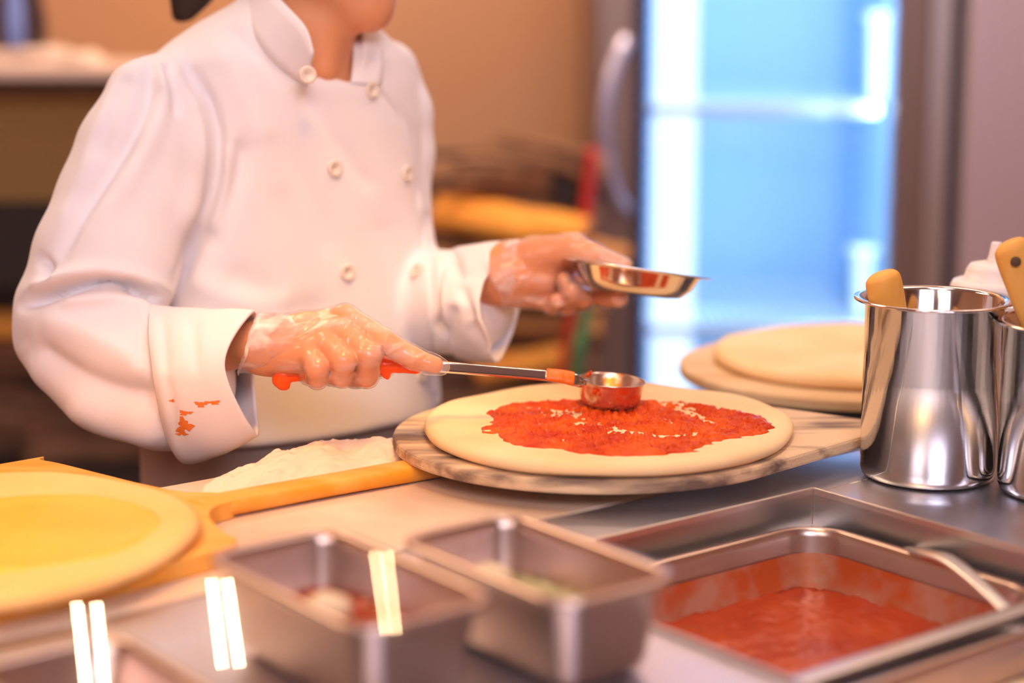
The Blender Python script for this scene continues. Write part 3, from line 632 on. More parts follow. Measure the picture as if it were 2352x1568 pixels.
# loose puckers of glove film under the left hand
# jacket ---------------------------------------------------------------
rows = [(-30, 590, 790), (10, 540, 815), (50, 470, 845), (90, 415, 885), (130, 370, 920), (190, 345, 940), (280, 330, 955), (400, 330, 966), (560, 335, 980), (700, 325, 990), (800, 312, 1000), (920, 300, 1011), (960, 294, 1014), (972, 292, 1015)]
zs = np.array([P(640, r_[0], 1.93).z for r_ in rows])[::-1]
xm = np.array([P((r_[1]+r_[2])/2, r_[0], 1.93).x for r_ in rows])[::-1]
ex = np.array([(r_[2]-r_[1])/2*1.93/FPX for r_ in rows])[::-1]/.899
FJ = Field((-.56, 1.60, .845), (.10, 2.20, 1.35), .0030)
sl, (x, y, z) = FJ.sub(FJ.lo, FJ.lo+FJ.v*FJ.n)
zc = np.clip(z, zs[0], zs[-1]); A_ = np.interp(zc, zs, ex).astype(np.float32); XC = np.interp(zc, zs, xm).astype(np.float32)
U_ = (x-XC)*UX.x+(y-1.93)*UX.y; V_ = (x-XC)*VX.x+(y-1.93)*VX.y; B_ = A_*.68
dd = ((np.abs(U_/A_)**2.2+np.abs(V_/B_)**2.2)**(1/2.2)-1)*B_*.92
dd = np.maximum(dd, zs[0]+.008-z); dd = np.where(z > zs[-1], np.maximum(dd, z-zs[-1]), dd)
FJ.D = np.minimum(FJ.D, dd.astype(np.float32)); del A_, XC, U_, V_, B_, dd
k = .010
def pj(px, py, Y, rp): return (tuple(P(px, py, Y)), rp*Y/FPX)
FJ.chain([pj(420, 165, 1.86, 62), pj(355, 240, 1.83, 108), pj(322, 350, 1.81, 140), pj(290, 470, 1.79, 156), pj(245, 600, 1.76, 166), pj(215, 690, 1.745, 160)], .012)
FJ.chain([pj(150, 752, 1.735, 106), pj(185, 790, 1.72, 130), pj(270, 845, 1.705, 152), pj(385, 880, 1.69, 160)], .014)
FJ.chain([pj(110, 700, 1.74, 70), pj(100, 780, 1.735, 62)], .02)
FJ.chain([pj(890, 165, 2.0, 72), pj(912, 260, 2.0, 80), pj(915, 350, 2.0, 82), pj(905, 480, 1.99, 80), pj(920, 620, 1.97, 90), pj(950, 690, 1.96, 122), pj(1065, 695, 1.90, 122)], .008)
# neckline pocket
PXg, PYg = PIX(np.stack([x, y, z], -1))
polyN = [(690, -120), (700, 60), (716, 110), (716, 160), (709, 178), (735, 176), (765, 178), (800, 190), (815, 186), (826, 150), (830, 60), (835, -120)]
def poly_sd(px, py, poly):
    d = np.full(px.shape, 1e9, np.float32); s = np.ones(px.shape, np.float32); n = len(poly)
    for i in range(n):
        ax_, ay_ = poly[i]; bx_, by_ = poly[(i+1) % n]; ex_, ey_ = bx_-ax_, by_-ay_
        wx, wy = px-ax_, py-ay_; t_ = np.clip((wx*ex_+wy*ey_)/(ex_*ex_+ey_*ey_), 0, 1)
        d = np.minimum(d, (wx-ex_*t_)**2+(wy-ey_*t_)**2)
        c1 = py >= ay_; c2 = py < by_; c3 = ex_*wy > ey_*wx
        s = np.where((c1 & c2 & c3) | (~c1 & ~c2 & ~c3), -s, s)
    return s*np.sqrt(d)
pz = z > 1.15
dcut = np.full(x.shape, 1, np.float32)
zi = int((1.15-FJ.lo[2])/FJ.v)
dcut[:, :, zi:] = np.maximum(poly_sd(PXg[:, :, zi:], PYg[:, :, zi:], polyN)*1.85/FPX, y[:, :, zi:]-1.93)
FJ.D = np.maximum(FJ.D, -dcut); del dcut, PXg, PYg, x, y, z
vJ, fJ = FJ.poly()
jacket = mesh('jacket', vJ, fJ, M['jacket'], person); smooth_mesh(jacket, 8)
co = np.empty(len(jacket.data.vertices)*3); jacket.data.vertices.foreach_get('co', co); co = co.reshape(-1, 3)
no = np.empty_like(co.ravel()); jacket.data.vertices.foreach_get('normal', no); no = no.reshape(-1, 3)
wco = co+np.array(ORG[person]); fx_, fy_ = PIX(wco)
tc_ = np.array([0, 0, CZ])-wco; tc_ /= np.linalg.norm(tc_, axis=1)[:, None]
face = np.clip((no*tc_).sum(1)*2.5+.1, 0, 1)
folds = [  # polyline in the picture, height (m, + ridge / - groove), width px
 ([(350, 140), (340, 250), (270, 370), (190, 480), (130, 600)], -.008, 15), ([(300, 150), (235, 290), (190, 420), (140, 540)], .004, 18), ([(385, 170), (350, 290), (300, 400), (220, 520)], .005, 20),
 ([(380, 140), (395, 200), (405, 270)], -.0035, 9), ([(365, 140), (372, 210)], .003, 8), ([(300, 170), (262, 260), (225, 370)], -.003, 10),
 ([(430, 150), (478, 240), (500, 330), (492, 420), (455, 540), (410, 650)], -.012, 11), ([(440, 210), (462, 300), (450, 420), (420, 540)], .005, 16),
 ([(560, 320), (545, 400), (505, 500), (470, 580)], -.006, 16), ([(520, 330), (520, 430), (480, 540)], .005, 14),
 ([(55, 700), (120, 672), (190, 655), (260, 648), (320, 668), (372, 700)], -.020, 9), ([(70, 668), (140, 640), (220, 622), (310, 638), (380, 672)], .008, 13), ([(140, 700), (220, 690), (300, 700), (350, 730)], .006, 14),
 ([(92, 590), (108, 620), (104, 645)], -.007, 9), ([(290, 640), (345, 660), (375, 690)], -.006, 7),
 ([(60, 790), (150, 850), (260, 900), (370, 915)], -.010, 24), ([(90, 730), (190, 760), (300, 820), (370, 850)], .005, 24), ([(150, 930), (260, 985), (380, 1010)], .004, 20),
 ([(350, 720), (362, 860), (385, 1000)], -.004, 7), ([(320, 740), (330, 850)], -.003, 10),
 ([(560, 160), (640, 300), (720, 460), (770, 600)], -.0028, 18), ([(700, 210), (780, 330), (860, 440)], -.0025, 14), ([(520, 60), (600, 130), (680, 190)], -.003, 10), ([(480, 90), (560, 200), (620, 330)], .003, 22),
 ([(960, 150), (975, 260), (972, 400), (965, 480)], -.003, 8), ([(880, 210), (945, 300), (962, 420), (985, 600), (1000, 800)], -.002, 8),
 ([(640, 420), (700, 600), (740, 800)], -.002, 24), ([(520, 620), (640, 700), (760, 720)], -.003, 26), ([(430, 640), (560, 690), (680, 690)], .003, 20),
 ([(880, 500), (930, 640), (960, 800)], -.0018, 20), ([(985, 490), (985, 530)], -.004, 7),
 ([(1000, 770), (1040, 680), (1035, 590)], -.007, 12), ([(1010, 700), (1060, 640), (1120, 600)], -.005, 10), ([(1060, 650), (1075, 740), (1100, 800)], -.006, 12),
]
disp = np.zeros(len(co))
for pl, amp, wd in folds:
    pl2 = crom(pl, 8); best = np.full(len(co), 1e9); tpos = np.zeros(len(co)); n_ = len(pl2)-1
    bb = (fx_ > min(q_[0] for q_ in pl)-4*wd) & (fx_ < max(q_[0] for q_ in pl)+4*wd) & (fy_ > min(q_[1] for q_ in pl)-4*wd) & (fy_ < max(q_[1] for q_ in pl)+4*wd)
    ix = np.nonzero(bb)[0]; X_, Y_ = fx_[ix], fy_[ix]; be = np.full(len(ix), 1e9); tp = np.zeros(len(ix))
    for i in range(n_):
        a_, b_ = pl2[i], pl2[i+1]; e_ = b_-a_; t_ = np.clip(((X_-a_[0])*e_[0]+(Y_-a_[1])*e_[1])/(e_@e_+1e-9), 0, 1)
        d2 = (X_-a_[0]-e_[0]*t_)**2+(Y_-a_[1]-e_[1]*t_)**2; m_ = d2 < be; be[m_] = d2[m_]; tp[m_] = ((i+t_)/n_)[m_]
    taper = np.clip(np.minimum(tp, 1-tp)*5+.25, 0, 1)
    disp[ix] += 1.45*amp*np.exp(-be/(2*wd*wd))*taper
disp += .0016*(vnoise(wco[:, 0]+wco[:, 1]*.5, wco[:, 2], 22, 21)-.5)
co += no*(disp*face)[:, None]
jacket.data.vertices.foreach_set('co', co.ravel()); jacket.data.update(); smooth_mesh(jacket, 2)
bmj = bmesh.new(); bmj.from_mesh(jacket.data); bvh = BVHTree.FromBMesh(bmj)
def hit(px, py):
    d = Vector(ray(px, py)).normalized(); o_ = Vector((0, 0, CZ))-ORG[person]
    l_, n_, i_, r_ = bvh.ray_cast(o_, d); 
    return (l_+ORG[person], n_) if l_ else (P(px, py, 1.85), Vector((0, -1, 0)))
# collar
def hy(px, py, dflt):
    l_, n_ = hit(px, py); return l_.y if abs(l_.y-dflt) < .09 else dflt
botp = [(706, 196, 1.80), (660, 168, 1.80), (610, 118, 1.82), (572, 55, 1.86), (560, -10, 1.93), (620, -50, 2.01), (740, -45, 2.05), (830, -5, 2.02), (862, 60, 1.97), (880, 130, 1.91), (874, 196, 1.87)]
topp = [(718, 120, 1.798), (700, 62, 1.805), (648, 2, 1.835), (612, -40, 1.87), (600, -85, 1.93), (650, -110, 1.99), (740, -105, 2.02), (782, -40, 1.99), (795, 58, 1.94), (811, 110, 1.90), (806, 190, 1.865)]
bt = crom([list(P(a_[0], a_[1], hy(a_[0], a_[1], a_[2])-.002 if i in (0, 1, 2, 9, 10) else a_[2])) for i, a_ in enumerate(botp)], 8)
tp_ = crom([list(P(*a_)) for a_ in topp], 8)
nn = len(bt); vs = []
for k_ in range(6):
    s_ = k_/5; bul = math.sin(math.pi*s_)*.002
    for i in range(nn): vs.append(np.array(bt[i])*(1-s_)+np.array(tp_[i])*s_+np.array((0, -bul, 0)))
o = mesh('collar', np.array(vs), grid_faces(6, nn, False), M['jacket'], jacket); fix_normals(o); solidify(o, .0035, 0)
# front flap edge of the double-breasted panel: a folded hem standing proud
def strip(name, pts, wd, parent, m):
    pl2 = crom(pts, 6); vs = []; nn_ = len(pl2)
    for k_ in (-1, -.4, .4, 1):
        for q_ in pl2:
            l_, n_ = hit(q_[0]+k_*wd, q_[1]); vs.append(l_+n_*(.0022 if abs(k_) < .9 else -.0005))
    o = mesh(name, vs, grid_faces(4, nn_, False), m, parent); return o
strip('front_hem', [(872, 196), (925, 280), (955, 400), (972, 520), (982, 650), (990, 780), (998, 900)], 4.5, jacket, M['jacket'])
# buttons
for px, py in ((706, 172), (853, 207), (768, 387), (934, 399), (797, 625), (958, 624), (967, 860)):
    l_, n_ = hit(px, py); 
    if px == 706: l_ = P(706, 172, 1.792); n_ = Vector((.35, -.9, .1)).normalized()
    a1 = n_.cross(Vector((0, 0, 1))).normalized(); a2 = n_.cross(a1).normalized(); r = .0086
    lathe('button', [(.0004, .0014), (r*.20, .0014), (r*.24, .0022), (r*.60, .0022), (r*.72, .0032), (r*.92, .0030), (r, .0018), (r, -.001), (.0004, -.001)], l_+n_*.0004, M['button'], jacket, 28, a1, a2, n_)
bmj.free()
# cuffs
M['cuff'] = mat('stained_white_cuff', (.86, .82, .84), .9, bump=.12, bscale=900, spec=.2)
cr_ = ringloft('cuff', [[(352, 700, 1.70), (350, 868, 1.612), (402, 1040, 1.67), (450, 850, 1.80)], [(372, 703, 1.695), (374, 868, 1.603), (430, 1066, 1.66), (470, 850, 1.78)], [(470, 708, 1.67), (450, 850, 1.595), (510, 1046, 1.64), (540, 860, 1.74)], [(585, 712, 1.645), (515, 838, 1.592), (592, 1003, 1.625), (585, 868, 1.705)]], M['cuff'], person, n=16, sub=8, th=.003, noise=(.0016, 26), off=-1)
cr_['label'] = 'turned-back cuff with orange sauce stains'
cl_ = ringloft('cuff', [[(1035, 572, 1.92), (1012, 700, 1.835), (1050, 822, 1.89), (1080, 690, 1.97)], [(1085, 562, 1.89), (1062, 700, 1.815), (1105, 832, 1.865), (1135, 690, 1.95)], [(1145, 553, 1.865), (1096, 715, 1.800), (1142, 830, 1.84), (1196, 690, 1.93)]], M['cuff'], person, n=16, sub=8, th=.003, noise=(.002, 30), off=-1)
creases(cl_, [((1018, 562), (1062, 642)), ((1062, 642), (1118, 612)), ((1056, 652), (1082, 740)), ((1082, 740), (1118, 812)), ((1040, 700), (1022, 790))], -.006, 9)
creases(cr_, [((372, 720), (380, 860)), ((380, 860), (410, 1020)), ((440, 730), (450, 860))], -.003, 8)
# stains: small thin patches of dried sauce on the cuff
bmc = bmesh.new(); dg = bpy.context.evaluated_depsgraph_get(); bmc.from_object(cr_, dg); bc_ = BVHTree.FromBMesh(bmc)
M['stain'] = mat('dried_sauce', (.85, .22, .03), .7)
def stain(px, py, w_, h_, seed):
    random.seed(seed); ctr = []; n = 22
    for ring in (0, .5, 1.0):
        for j in range(n):
            a = 2*math.pi*j/n; rr = ring*(1+.35*math.sin(3*a+seed)+.25*math.sin(7*a+seed*2))
            d = Vector(ray(px+w_*rr*math.cos(a), py+h_*rr*math.sin(a))).normalized()
            l_, n_, i_, r_ = bc_.ray_cast(Vector((0, 0, CZ))-ORG[person], d)
            if l_ is None: return
            ctr.append(l_+ORG[person]-d*.0006)
    o = mesh('sauce_stain', ctr, grid_faces(3, n), M['stain'], cr_)
for s_ in ((423, 978, 17, 16, 1), (425, 948, 14, 5, 2), (462, 928, 14, 6, 3), (490, 924, 16, 4, 4), (395, 920, 6, 3, 5), (418, 995, 12, 5, 6)): stain(*s_)
bmc.free()
# hair, apron, trousers
FH = Field((-.36, 1.78, 1.26), (-.02, 2.14, 1.66), .005)
FH.ell(hc-fd*.018+fu*.016, (.100, .086, .103), Rm, 0); FH.ell(hc-fd*.06-fu*.05, (.05, .065, .06), Rm, .03)
FH.chain([(tuple(hc-fd*.09+fu*.01), .030), (tuple(P(430, -40, 2.02)), .030), (tuple(P(415, 15, 2.02)), .018)], .015)
v, f = FH.poly(); keepv = ((v-np.array(hc))@np.array(fd) < .045+.5*((v-np.array(hc))@np.array(fu)-.03))
f = [q_ for q_ in f if all(keepv[i] for i in q_)]
used = sorted({i for q_ in f for i in q_}); mp_ = {j: i for i, j in enumerate(used)}
hr = mesh('hair', v[used], [[mp_[i] for i in q_] for q_ in f], M['hair'], person); smooth_mesh(hr, 3)
for s in (-1, 1):
    sweep('eyebrow', [hc+fd*(.086-.008)+fs_*s*.046+fu*.024, hc+fd*.087+fs_*s*.030+fu*.030, hc+fd*.092+fs_*s*.014+fu*.025], [.001, .003, .0025], M['hair'], person, 8)
    e_ = lathe('eye', [(.0003, .0095), (.005, .008), (.009, .003), (.0095, 0), (.009, -.003), (.0003, -.009)], hc+fd*.079+fs_*s*.030+fu*.006, mat('eye', (.75, .72, .70), .2), person, 16, fs_, fu, fd)
    lathe('iris', [(.0003, .0012), (.003, .0010), (.0046, -.001), (.0003, -.001)], hc+fd*.0882+fs_*s*.030+fu*.006, mat('iris', (.05, .025, .012), .2), e_, 16, fs_, fu, fd)
sweep('lips', [hc+fd*.079-fs_*.020-fu*.058, hc+fd*.090-fu*.057, hc+fd*.079+fs_*.020-fu*.058], [.001, .0052, .001], mat('lips', (.52, .16, .12), .4), person, 10, .8)
zb = P(640, 1020, 1.93).z
vs = []; n = 72
for zz_ in np.linspace(zb+.03, .50, 10):
    for j in range(n):
        a = 2*math.pi*j/n; f_ = 1-.004*math.sin(a*9+zz_*6)
        ctr = Vector((xm[0], 1.93, 0)); q_ = ctr+UX*(.160*f_*math.cos(a))+VX*(.106*f_*math.sin(a)); vs.append((q_.x, q_.y, zz_))
ap = mesh('apron', np.array(vs), grid_faces(10, n), M['apron'], person); fix_normals(ap); solidify(ap, .003, -1); ap['label'] = 'taupe apron below the jacket'
for s in (-1, 1):
    c_ = Vector((xm[0], 1.93, 0))+UX*s*.075
    sweep('trouser_leg', [c_+Vector((0, 0, .80)), c_+Vector((0, 0, .45)), c_+Vector((0, 0, .08))], [.078, .062, .055], M['steel_dark'] if False else M['apron'], person, 20)
    sweep('shoe', [c_-VX*.06+Vector((0, 0, .045)), c_+VX*.02+Vector((0, 0, .045)), c_+VX*.16+Vector((0, 0, .035))], [.038, .045, .035], M['black'], person, 16, .9)
# ------------------------------------------------------------------ fridge
FY = 3.5
def fx(px, Y=FY): return (px-1176)/FPX*Y*1.0
fr = thing('display_fridge', 'glass-door drinks fridge glowing blue, behind the counter on the right', 'refrigerator', (.45, 3.8, 0))
XL, XR = .150, .800
ZT = 2.05
box('side_panel', (XL+.015, 3.86, ZT/2), (.015, .33, ZT/2), M['frame'], fr); box('side_panel', (XR-.015, 3.86, ZT/2), (.015, .33, ZT/2), M['frame'], fr)
box('back_panel', (.475, 4.20, ZT/2), (.31, .01, ZT/2), M['fr_in'], fr)
box('liner', (XL+.036, 3.87, 1.1), (.005, .31, .92), M['fr_in'], fr); box('liner', (XR-.062, 3.87, 1.1), (.005, .31, .92), M['fr_in'], fr)
box('top_panel', (.475, 3.86, ZT-.03), (.31, .33, .03), M['frame'], fr); box('base_panel', (.475, 3.86, .1), (.31, .33, .1), M['frame'], fr)
dr = mesh('door', *box_vf((XL+.04, FY, ZT/2+.08), (.035, .022, ZT/2-.1)), M['frame'], fr, False); bevel(dr, .006)
for nm, c_, h_ in (('door_stile', ((fx(2045)+fx(2120))/2, FY, 1.1), ((fx(2120)-fx(2045))/2, .022, .93)), ('door_rail', (.46, FY, 2.0), (.29, .022, .04)), ('door_rail', (.46, FY, .24), (.29, .022, .05))):
    bevel(box(nm, c_, h_, M['frame'], dr), .005)
box('gasket', (fx(1463), FY+.005, 1.1), (.012, .018, .85), M['gasket'], dr)
box('glass_pane', ((fx(1475)+fx(2045))/2, FY+.004, 1.12), ((fx(2045)-fx(1475))/2, .002, .84), M['glass'], dr)
M['hand_m'] = mat('handle_steel', (.50, .48, .62), .35, .6)
HP = [P(1436, 95, FY-.03), P(1418, 130, FY-.055), P(1398, 190, FY-.075), P(1386, 270, FY-.08), P(1390, 360, FY-.075), P(1408, 440, FY-.055), P(1430, 480, FY-.03)]
sweep('handle', HP, [.016, .013, .012, .012, .012, .014, .018], M['hand_m'], dr, 16, 1.0, up=(1, 0, 0))
box('case_edge', ((fx(2122)+fx(2178))/2, FY+.03, 1.02), ((fx(2178)-fx(2122))/2, .03, 1.02), M['steel_dull'], fr, bev=.006)
box('light_strip', (fx(1548, 3.62), 3.62, 1.1), (.040, .012, .80), M['led'], fr)
box('inner_seal', (fx(1471, 3.54), 3.545, 1.1), (.013, .012, .80), mat('blue_seal', (.02, .22, .80), .4), fr)
for k in range(34): box('seal_clip', (fx(1476, 3.54), 3.530, .60+k*.032), (.005, .004, .008), M['wire'], fr)
for k in range(26):   # slotted shelf standards
    box('standard_slot', (.722, 3.95, .55+k*.035), (.0012, .006, .010), M['gasket'], fr)
def shelf(z, Y0, Y1):
    s_ = mesh('shelf', *box_vf((.445, Y0, z), (.255, .006, .010)), M['wire'], fr, False); bevel(s_, .003)
    box('rail', (.445, Y1, z), (.255, .005, .005), M['wire'], s_); box('rail', (.445, (Y0+Y1)/2, z-.006), (.255, .004, .004), M['wire'], s_)
    for k in range(28):
        x_ = .20+.49*k/27; box('wire', (x_, (Y0+Y1)/2, z+.005), (.0028, (Y1-Y0)/2, .0028), M['wire'], s_)
zsh1 = P(1700, 250, 3.62).z; zsh2 = P(1650, 752, 3.62).z
shelf(zsh1, 3.60, 4.12); shelf(zsh2, 3.60, 4.12)
area('fridge_tube_and_fill_light', (.44, 3.62, 2.0), (.44, 3.95, 1.0), .45, 4.5, (.58, .78, 1.0), .06)
area('fridge_tube_and_fill_light', (fx(1560), 3.64, 1.1), (.55, 4.0, 1.1), .05, 2.6, (.50, .78, 1.0), 1.5)
area('fridge_tube_and_fill_light', (.62, 3.56, 1.1), (.24, 3.53, 1.1), .03, .8, (.5, .8, 1.0), 1.5)
area('fridge_tube_and_fill_light', (fx(2040), 3.58, 1.15), (.60, 4.0, 1.1), .04, 2.6, (.62, .80, 1.0), 1.4)  # added door-edge light, brightens the cups from the front
# things in the fridge
def cup(c, R, H, label, nm='tall_cup'):
    o = lathe(nm, [(.001, 0), (R*.70, 0), (R*.72, .002), (R*.98, H*.92), (R*1.35, H*.93), (R*1.4, H*.97), (R*1.2, H), (.001, H)], c, M['wire'], n=32); return tag(o, label, 'cup')
c_ = P(1985, 752, 3.66); cup(Vector((c_.x, 3.70, zsh2+.011)), .022, .138, 'white flared cup on the lower fridge shelf, right of the glass')
cup(Vector((P(2022, 250, 3.68).x, 3.72, zsh1+.011)), .022, .17, 'white flared cup on the upper fridge shelf, right of the glass')
# neighbouring steel cabinet
sc_ = thing('steel_cabinet', 'plain grey-pink steel cabinet at the right edge, beside the fridge', 'cabinet', (1.2, 3.8, 0))
box('side_panel', (fx(2205)+.30, FY+.33, 1.05), (.30, .33, 1.05), M['steel_dull'], sc_, bev=.004)
box('door', (fx(2205)+.30, FY-.012, 1.2), (.295, .012, .85), mat('mauve_steel', (.70, .58, .64), .4, .6), sc_, bev=.004)
box('gap_shade', (fx(2192), FY+.04, 1.05), (.009, .02, 1.05), M['gasket'], fr)  # added dark strip standing for the shade in the gap
# ------------------------------------------------------------------ log rack and firewood
def logmesh(L, R, kind):
    """split log: a wedge of a round, bark outside, ragged along its length (axis x)"""
    a0, a1 = {'wedge': (-.1, 1.9), 'half': (0, math.pi), 'round': (0, 2*math.pi)}[kind]
    prof = [(0, 0)] if kind != 'round' else []
    n = 9
    for k in range(n): 
        a = a0+(a1-a0)*k/(n-1 if kind != 'round' else n); prof.append((math.cos(a), math.sin(a)))
    vs = []; st = 6
    for i in range(st):
        x_ = -L/2+L*i/(st-1)
        for (a, b) in prof:
            j = 1+random.uniform(-.08, .08); vs.append((x_+(random.uniform(-.008, .008) if i in (0, st-1) else 0), (a*j-.3)*R+random.uniform(-.002, .002), (b*j-.4)*R))
    return vs, grid_faces(st, len(prof), True, True, True)
proto = []
for kind in ('wedge', 'half', 'round', 'wedge', 'half'):
    v, f = logmesh(.34, .055, kind); m_ = bpy.data.meshes.new('log'); m_.from_pydata([tuple(q_) for q_ in v], [], f)
    m_.update(); proto.append(m_)
for i, m_ in enumerate(proto):
    bm = bmesh.new(); bm.from_mesh(m_); bmesh.ops.recalc_face_normals(bm, faces=bm.faces); bm.to_mesh(m_); bm.free()
    m_.materials.append(M['bark' if i in (0, 2) else 'split'])
mb_ = proto[1].copy(); mb_.materials.clear(); mb_.materials.append(M['bright'])
def log(loc, rot, mi, lb, group, sc=1.0):
    o = bpy.data.objects.new('firewood_log', mb_ if mi == 'b' else proto[mi]); COL.objects.link(o); o.location = loc; o.rotation_euler = rot; o.scale = (sc, sc, sc)
    return tag(o, lb, 'firewood', group)
rk = thing('log_rack', 'black firewood rack against the back wall behind the chef', 'rack', (-.25, 3.4, 0))
box('base', (-.25, 3.45, .22), (.33, .22, .22), M['black'], rk)
box('backboard', (-.25, 3.68, .50), (.33, .01, .50), M['black'], rk)
box('upright', (.10, 3.60, .4), (.015, .06, .4), M['black'], rk)
random.seed(3)
def lbl(side, r_, lf):
    n = ('lowest', 'second', 'third', 'fourth', 'fifth', 'sixth', 'seventh', 'eighth', 'topmost')[r_]
    return 'split log, %s row of the %s firewood stack, at the %s end' % (n, side, 'left' if lf else 'right')
SIDE = {0: 'dark barked', 2: 'round dark', 1: 'half-round', 4: 'half-round'}
for r_ in range(8):
    for x_ in (-.16, .02):
        zz_ = .482+r_*.070
        log((x_+random.uniform(-.03, .02), 3.40+random.uniform(-.03, .04), zz_), (random.uniform(-3, 3), random.uniform(-.05, .06), random.uniform(-.2, .2)), random.choice([0, 0, 2, 2, 1]), lbl('right', r_, x_ < -.06), 'firewood stacked right of the chef', .78)
for r_ in range(4):
    for x_ in (-.93, -.77):
        log((x_+random.uniform(-.02, .02), 3.42+random.uniform(-.03, .05), .478+r_*.072), (random.uniform(-3, 3), random.uniform(-.06, .06), random.uniform(-.3, .3)), random.choice([0, 1, 2, 0, 2]), lbl('left', r_, x_ < -.85), 'firewood stacked left of the chef', .85)
log((P(1190, 480, 3.30).x-.01, 3.30, P(1190, 500, 3.30).z), (.25, .12, -.25), 'b', 'bright orange split log in the middle of the right hand stack', None, .80)
log((P(1290, 545, 3.30).x, 3.31, P(1290, 560, 3.30).z), (.8, .22, .12), 3, 'orange-brown split log just under the bright one, next to the red pole', None, .72)
log((P(1100, 600, 3.30).x, 3.33, P(1100, 600, 3.30).z), (2.2, -.1, .2), 3, 'orange-brown split log beside the jacket edge, above the left cuff', None, .62)
log((P(30, 730, 3.28).x-.03, 3.30, P(40, 740, 3.28).z), (.3, .1, .3), 'b', 'orange split log at the left edge, behind the elbow', None, .6)
log((P(1190, 800, 3.28).x, 3.30, P(1200, 830, 3.28).z), (.4, -.1, .35), 'b', 'orange split log low in the right hand stack, behind the ladle shaft', None, .5)
def splinter(p0, p1, r, lb):
    o = sweep('kindling_stick', [p0, p0.lerp(p1, .5)+Vector((0, 0, .004)), p1], [r*.3, r, r*1.2], M['bark'], None, 7, .6); return tag(o, lb, 'firewood', 'kindling on the right hand log stack')
for k_, a_ in enumerate((((1085, 325), (1300, 360)), ((1135, 312), (1370, 365)), ((1150, 330), (1365, 380)), ((1000, 370), (1260, 385)), ((995, 395), (1240, 402)), ((1100, 345), (1330, 395)), ((990, 425), (1180, 420)), ((1200, 355), (1368, 420)))):
    splinter(P(a_[0][0], a_[0][1], 3.25+random.uniform(0, .1)), P(a_[1][0], a_[1][1], 3.33), random.uniform(.007, .014), ('long dark kindling stick whose tip points furthest left over the stack', 'highest dark kindling stick against the tan wall', 'dark kindling stick just under the highest one', 'dark kindling stick lying close beside the jacket edge, upper', 'dark kindling stick lying close beside the jacket edge, middle', 'dark kindling stick below the pointed ones, mid stack', 'lowest dark kindling stick beside the jacket edge', 'thick dark kindling stick ending beside the red pole')[k_])
bx = box('crate', (P(1320, 420, 3.36).x, 3.40, P(1320, 385, 3.36).z-.03), (.042, .05, .035), M['black'], None, bev=.004); tag(bx, 'small dark box on top of the log stack, beside the fridge handle', 'box')
o = sweep('broom_pole', [P(1362, 340, 3.28), P(1345, 500, 3.27), P(1318, 700, 3.26), P(1290, 900, 3.25), P(1200, 1500, 3.22)], [.011, .011, .0105, .0105, .0105], M['red'], None, 12); tag(o, 'red pole leaning beside the fridge, behind the gloved hand', 'pole')
o = sweep('broom_pole', [P(1350, 700, 3.21), P(1334, 780, 3.20), P(1322, 850, 3.19), P(1235, 1500, 3.17)], [.009, .0125, .0115, .0115], M['green'], None, 12); tag(o, 'green pole leaning close by the red one', 'pole')
# ------------------------------------------------------------------ left oven cabinet with shelf
ov = thing('side_cabinet', 'dark cabinet at the left rear, with cream top shelf and brass slatted panel', 'cabinet', (-.95, 3.3, 0))
z1 = P(100, 155, 3.15).z; z2 = P(100, 183, 3.15).z; z3 = P(100, 207, 3.15).z; z4 = P(50, 478, 3.15).z; z5 = P(50, 668, 3.15).z
box('shelf_top', (-1.02, 3.33, (z1+z2)/2), (.42, .20, (z1-z2)/2), M['cream'], ov, bev=.003)
box('valance', (-1.02, 3.33, (z2+z3)/2), (.40, .17, (z2-z3)/2), M['black'], ov)
box('body', (-1.02, 3.40, (z3+z5)/2), (.40, .13, (z3-z5)/2), mat('dim_brass_panel', (.66, .36, .14), .5, .3), ov)
box('lower_panel', (-1.02, 3.25, (z4+z5)/2), (.40, .05, (z4-z5)/2), M['black'], ov)
box('post', (-1.40, 3.30, z5/2), (.02, .16, z5/2), M['black'], ov); box('post', (-.64, 3.3, z5/2), (.018, .018, z5/2), M['black'], ov)
box('lower_shelf', (-1.0, 3.42, .43), (.38, .20, .012), M['black'], ov)
box('rear_board', (-1.0, 3.64, .62), (.38, .01, .18), M['black'], ov)
nsl = 22
for k in range(nsl):
    z_ = z4+(z3-z4)*(k+.5)/nsl
    box('slat', (-1.02, 3.262, z_), (.40, .006, (z3-z4)/nsl*.30), M['brass'], ov, ay=(0, 1, .5), az=(0, -.5, 1))
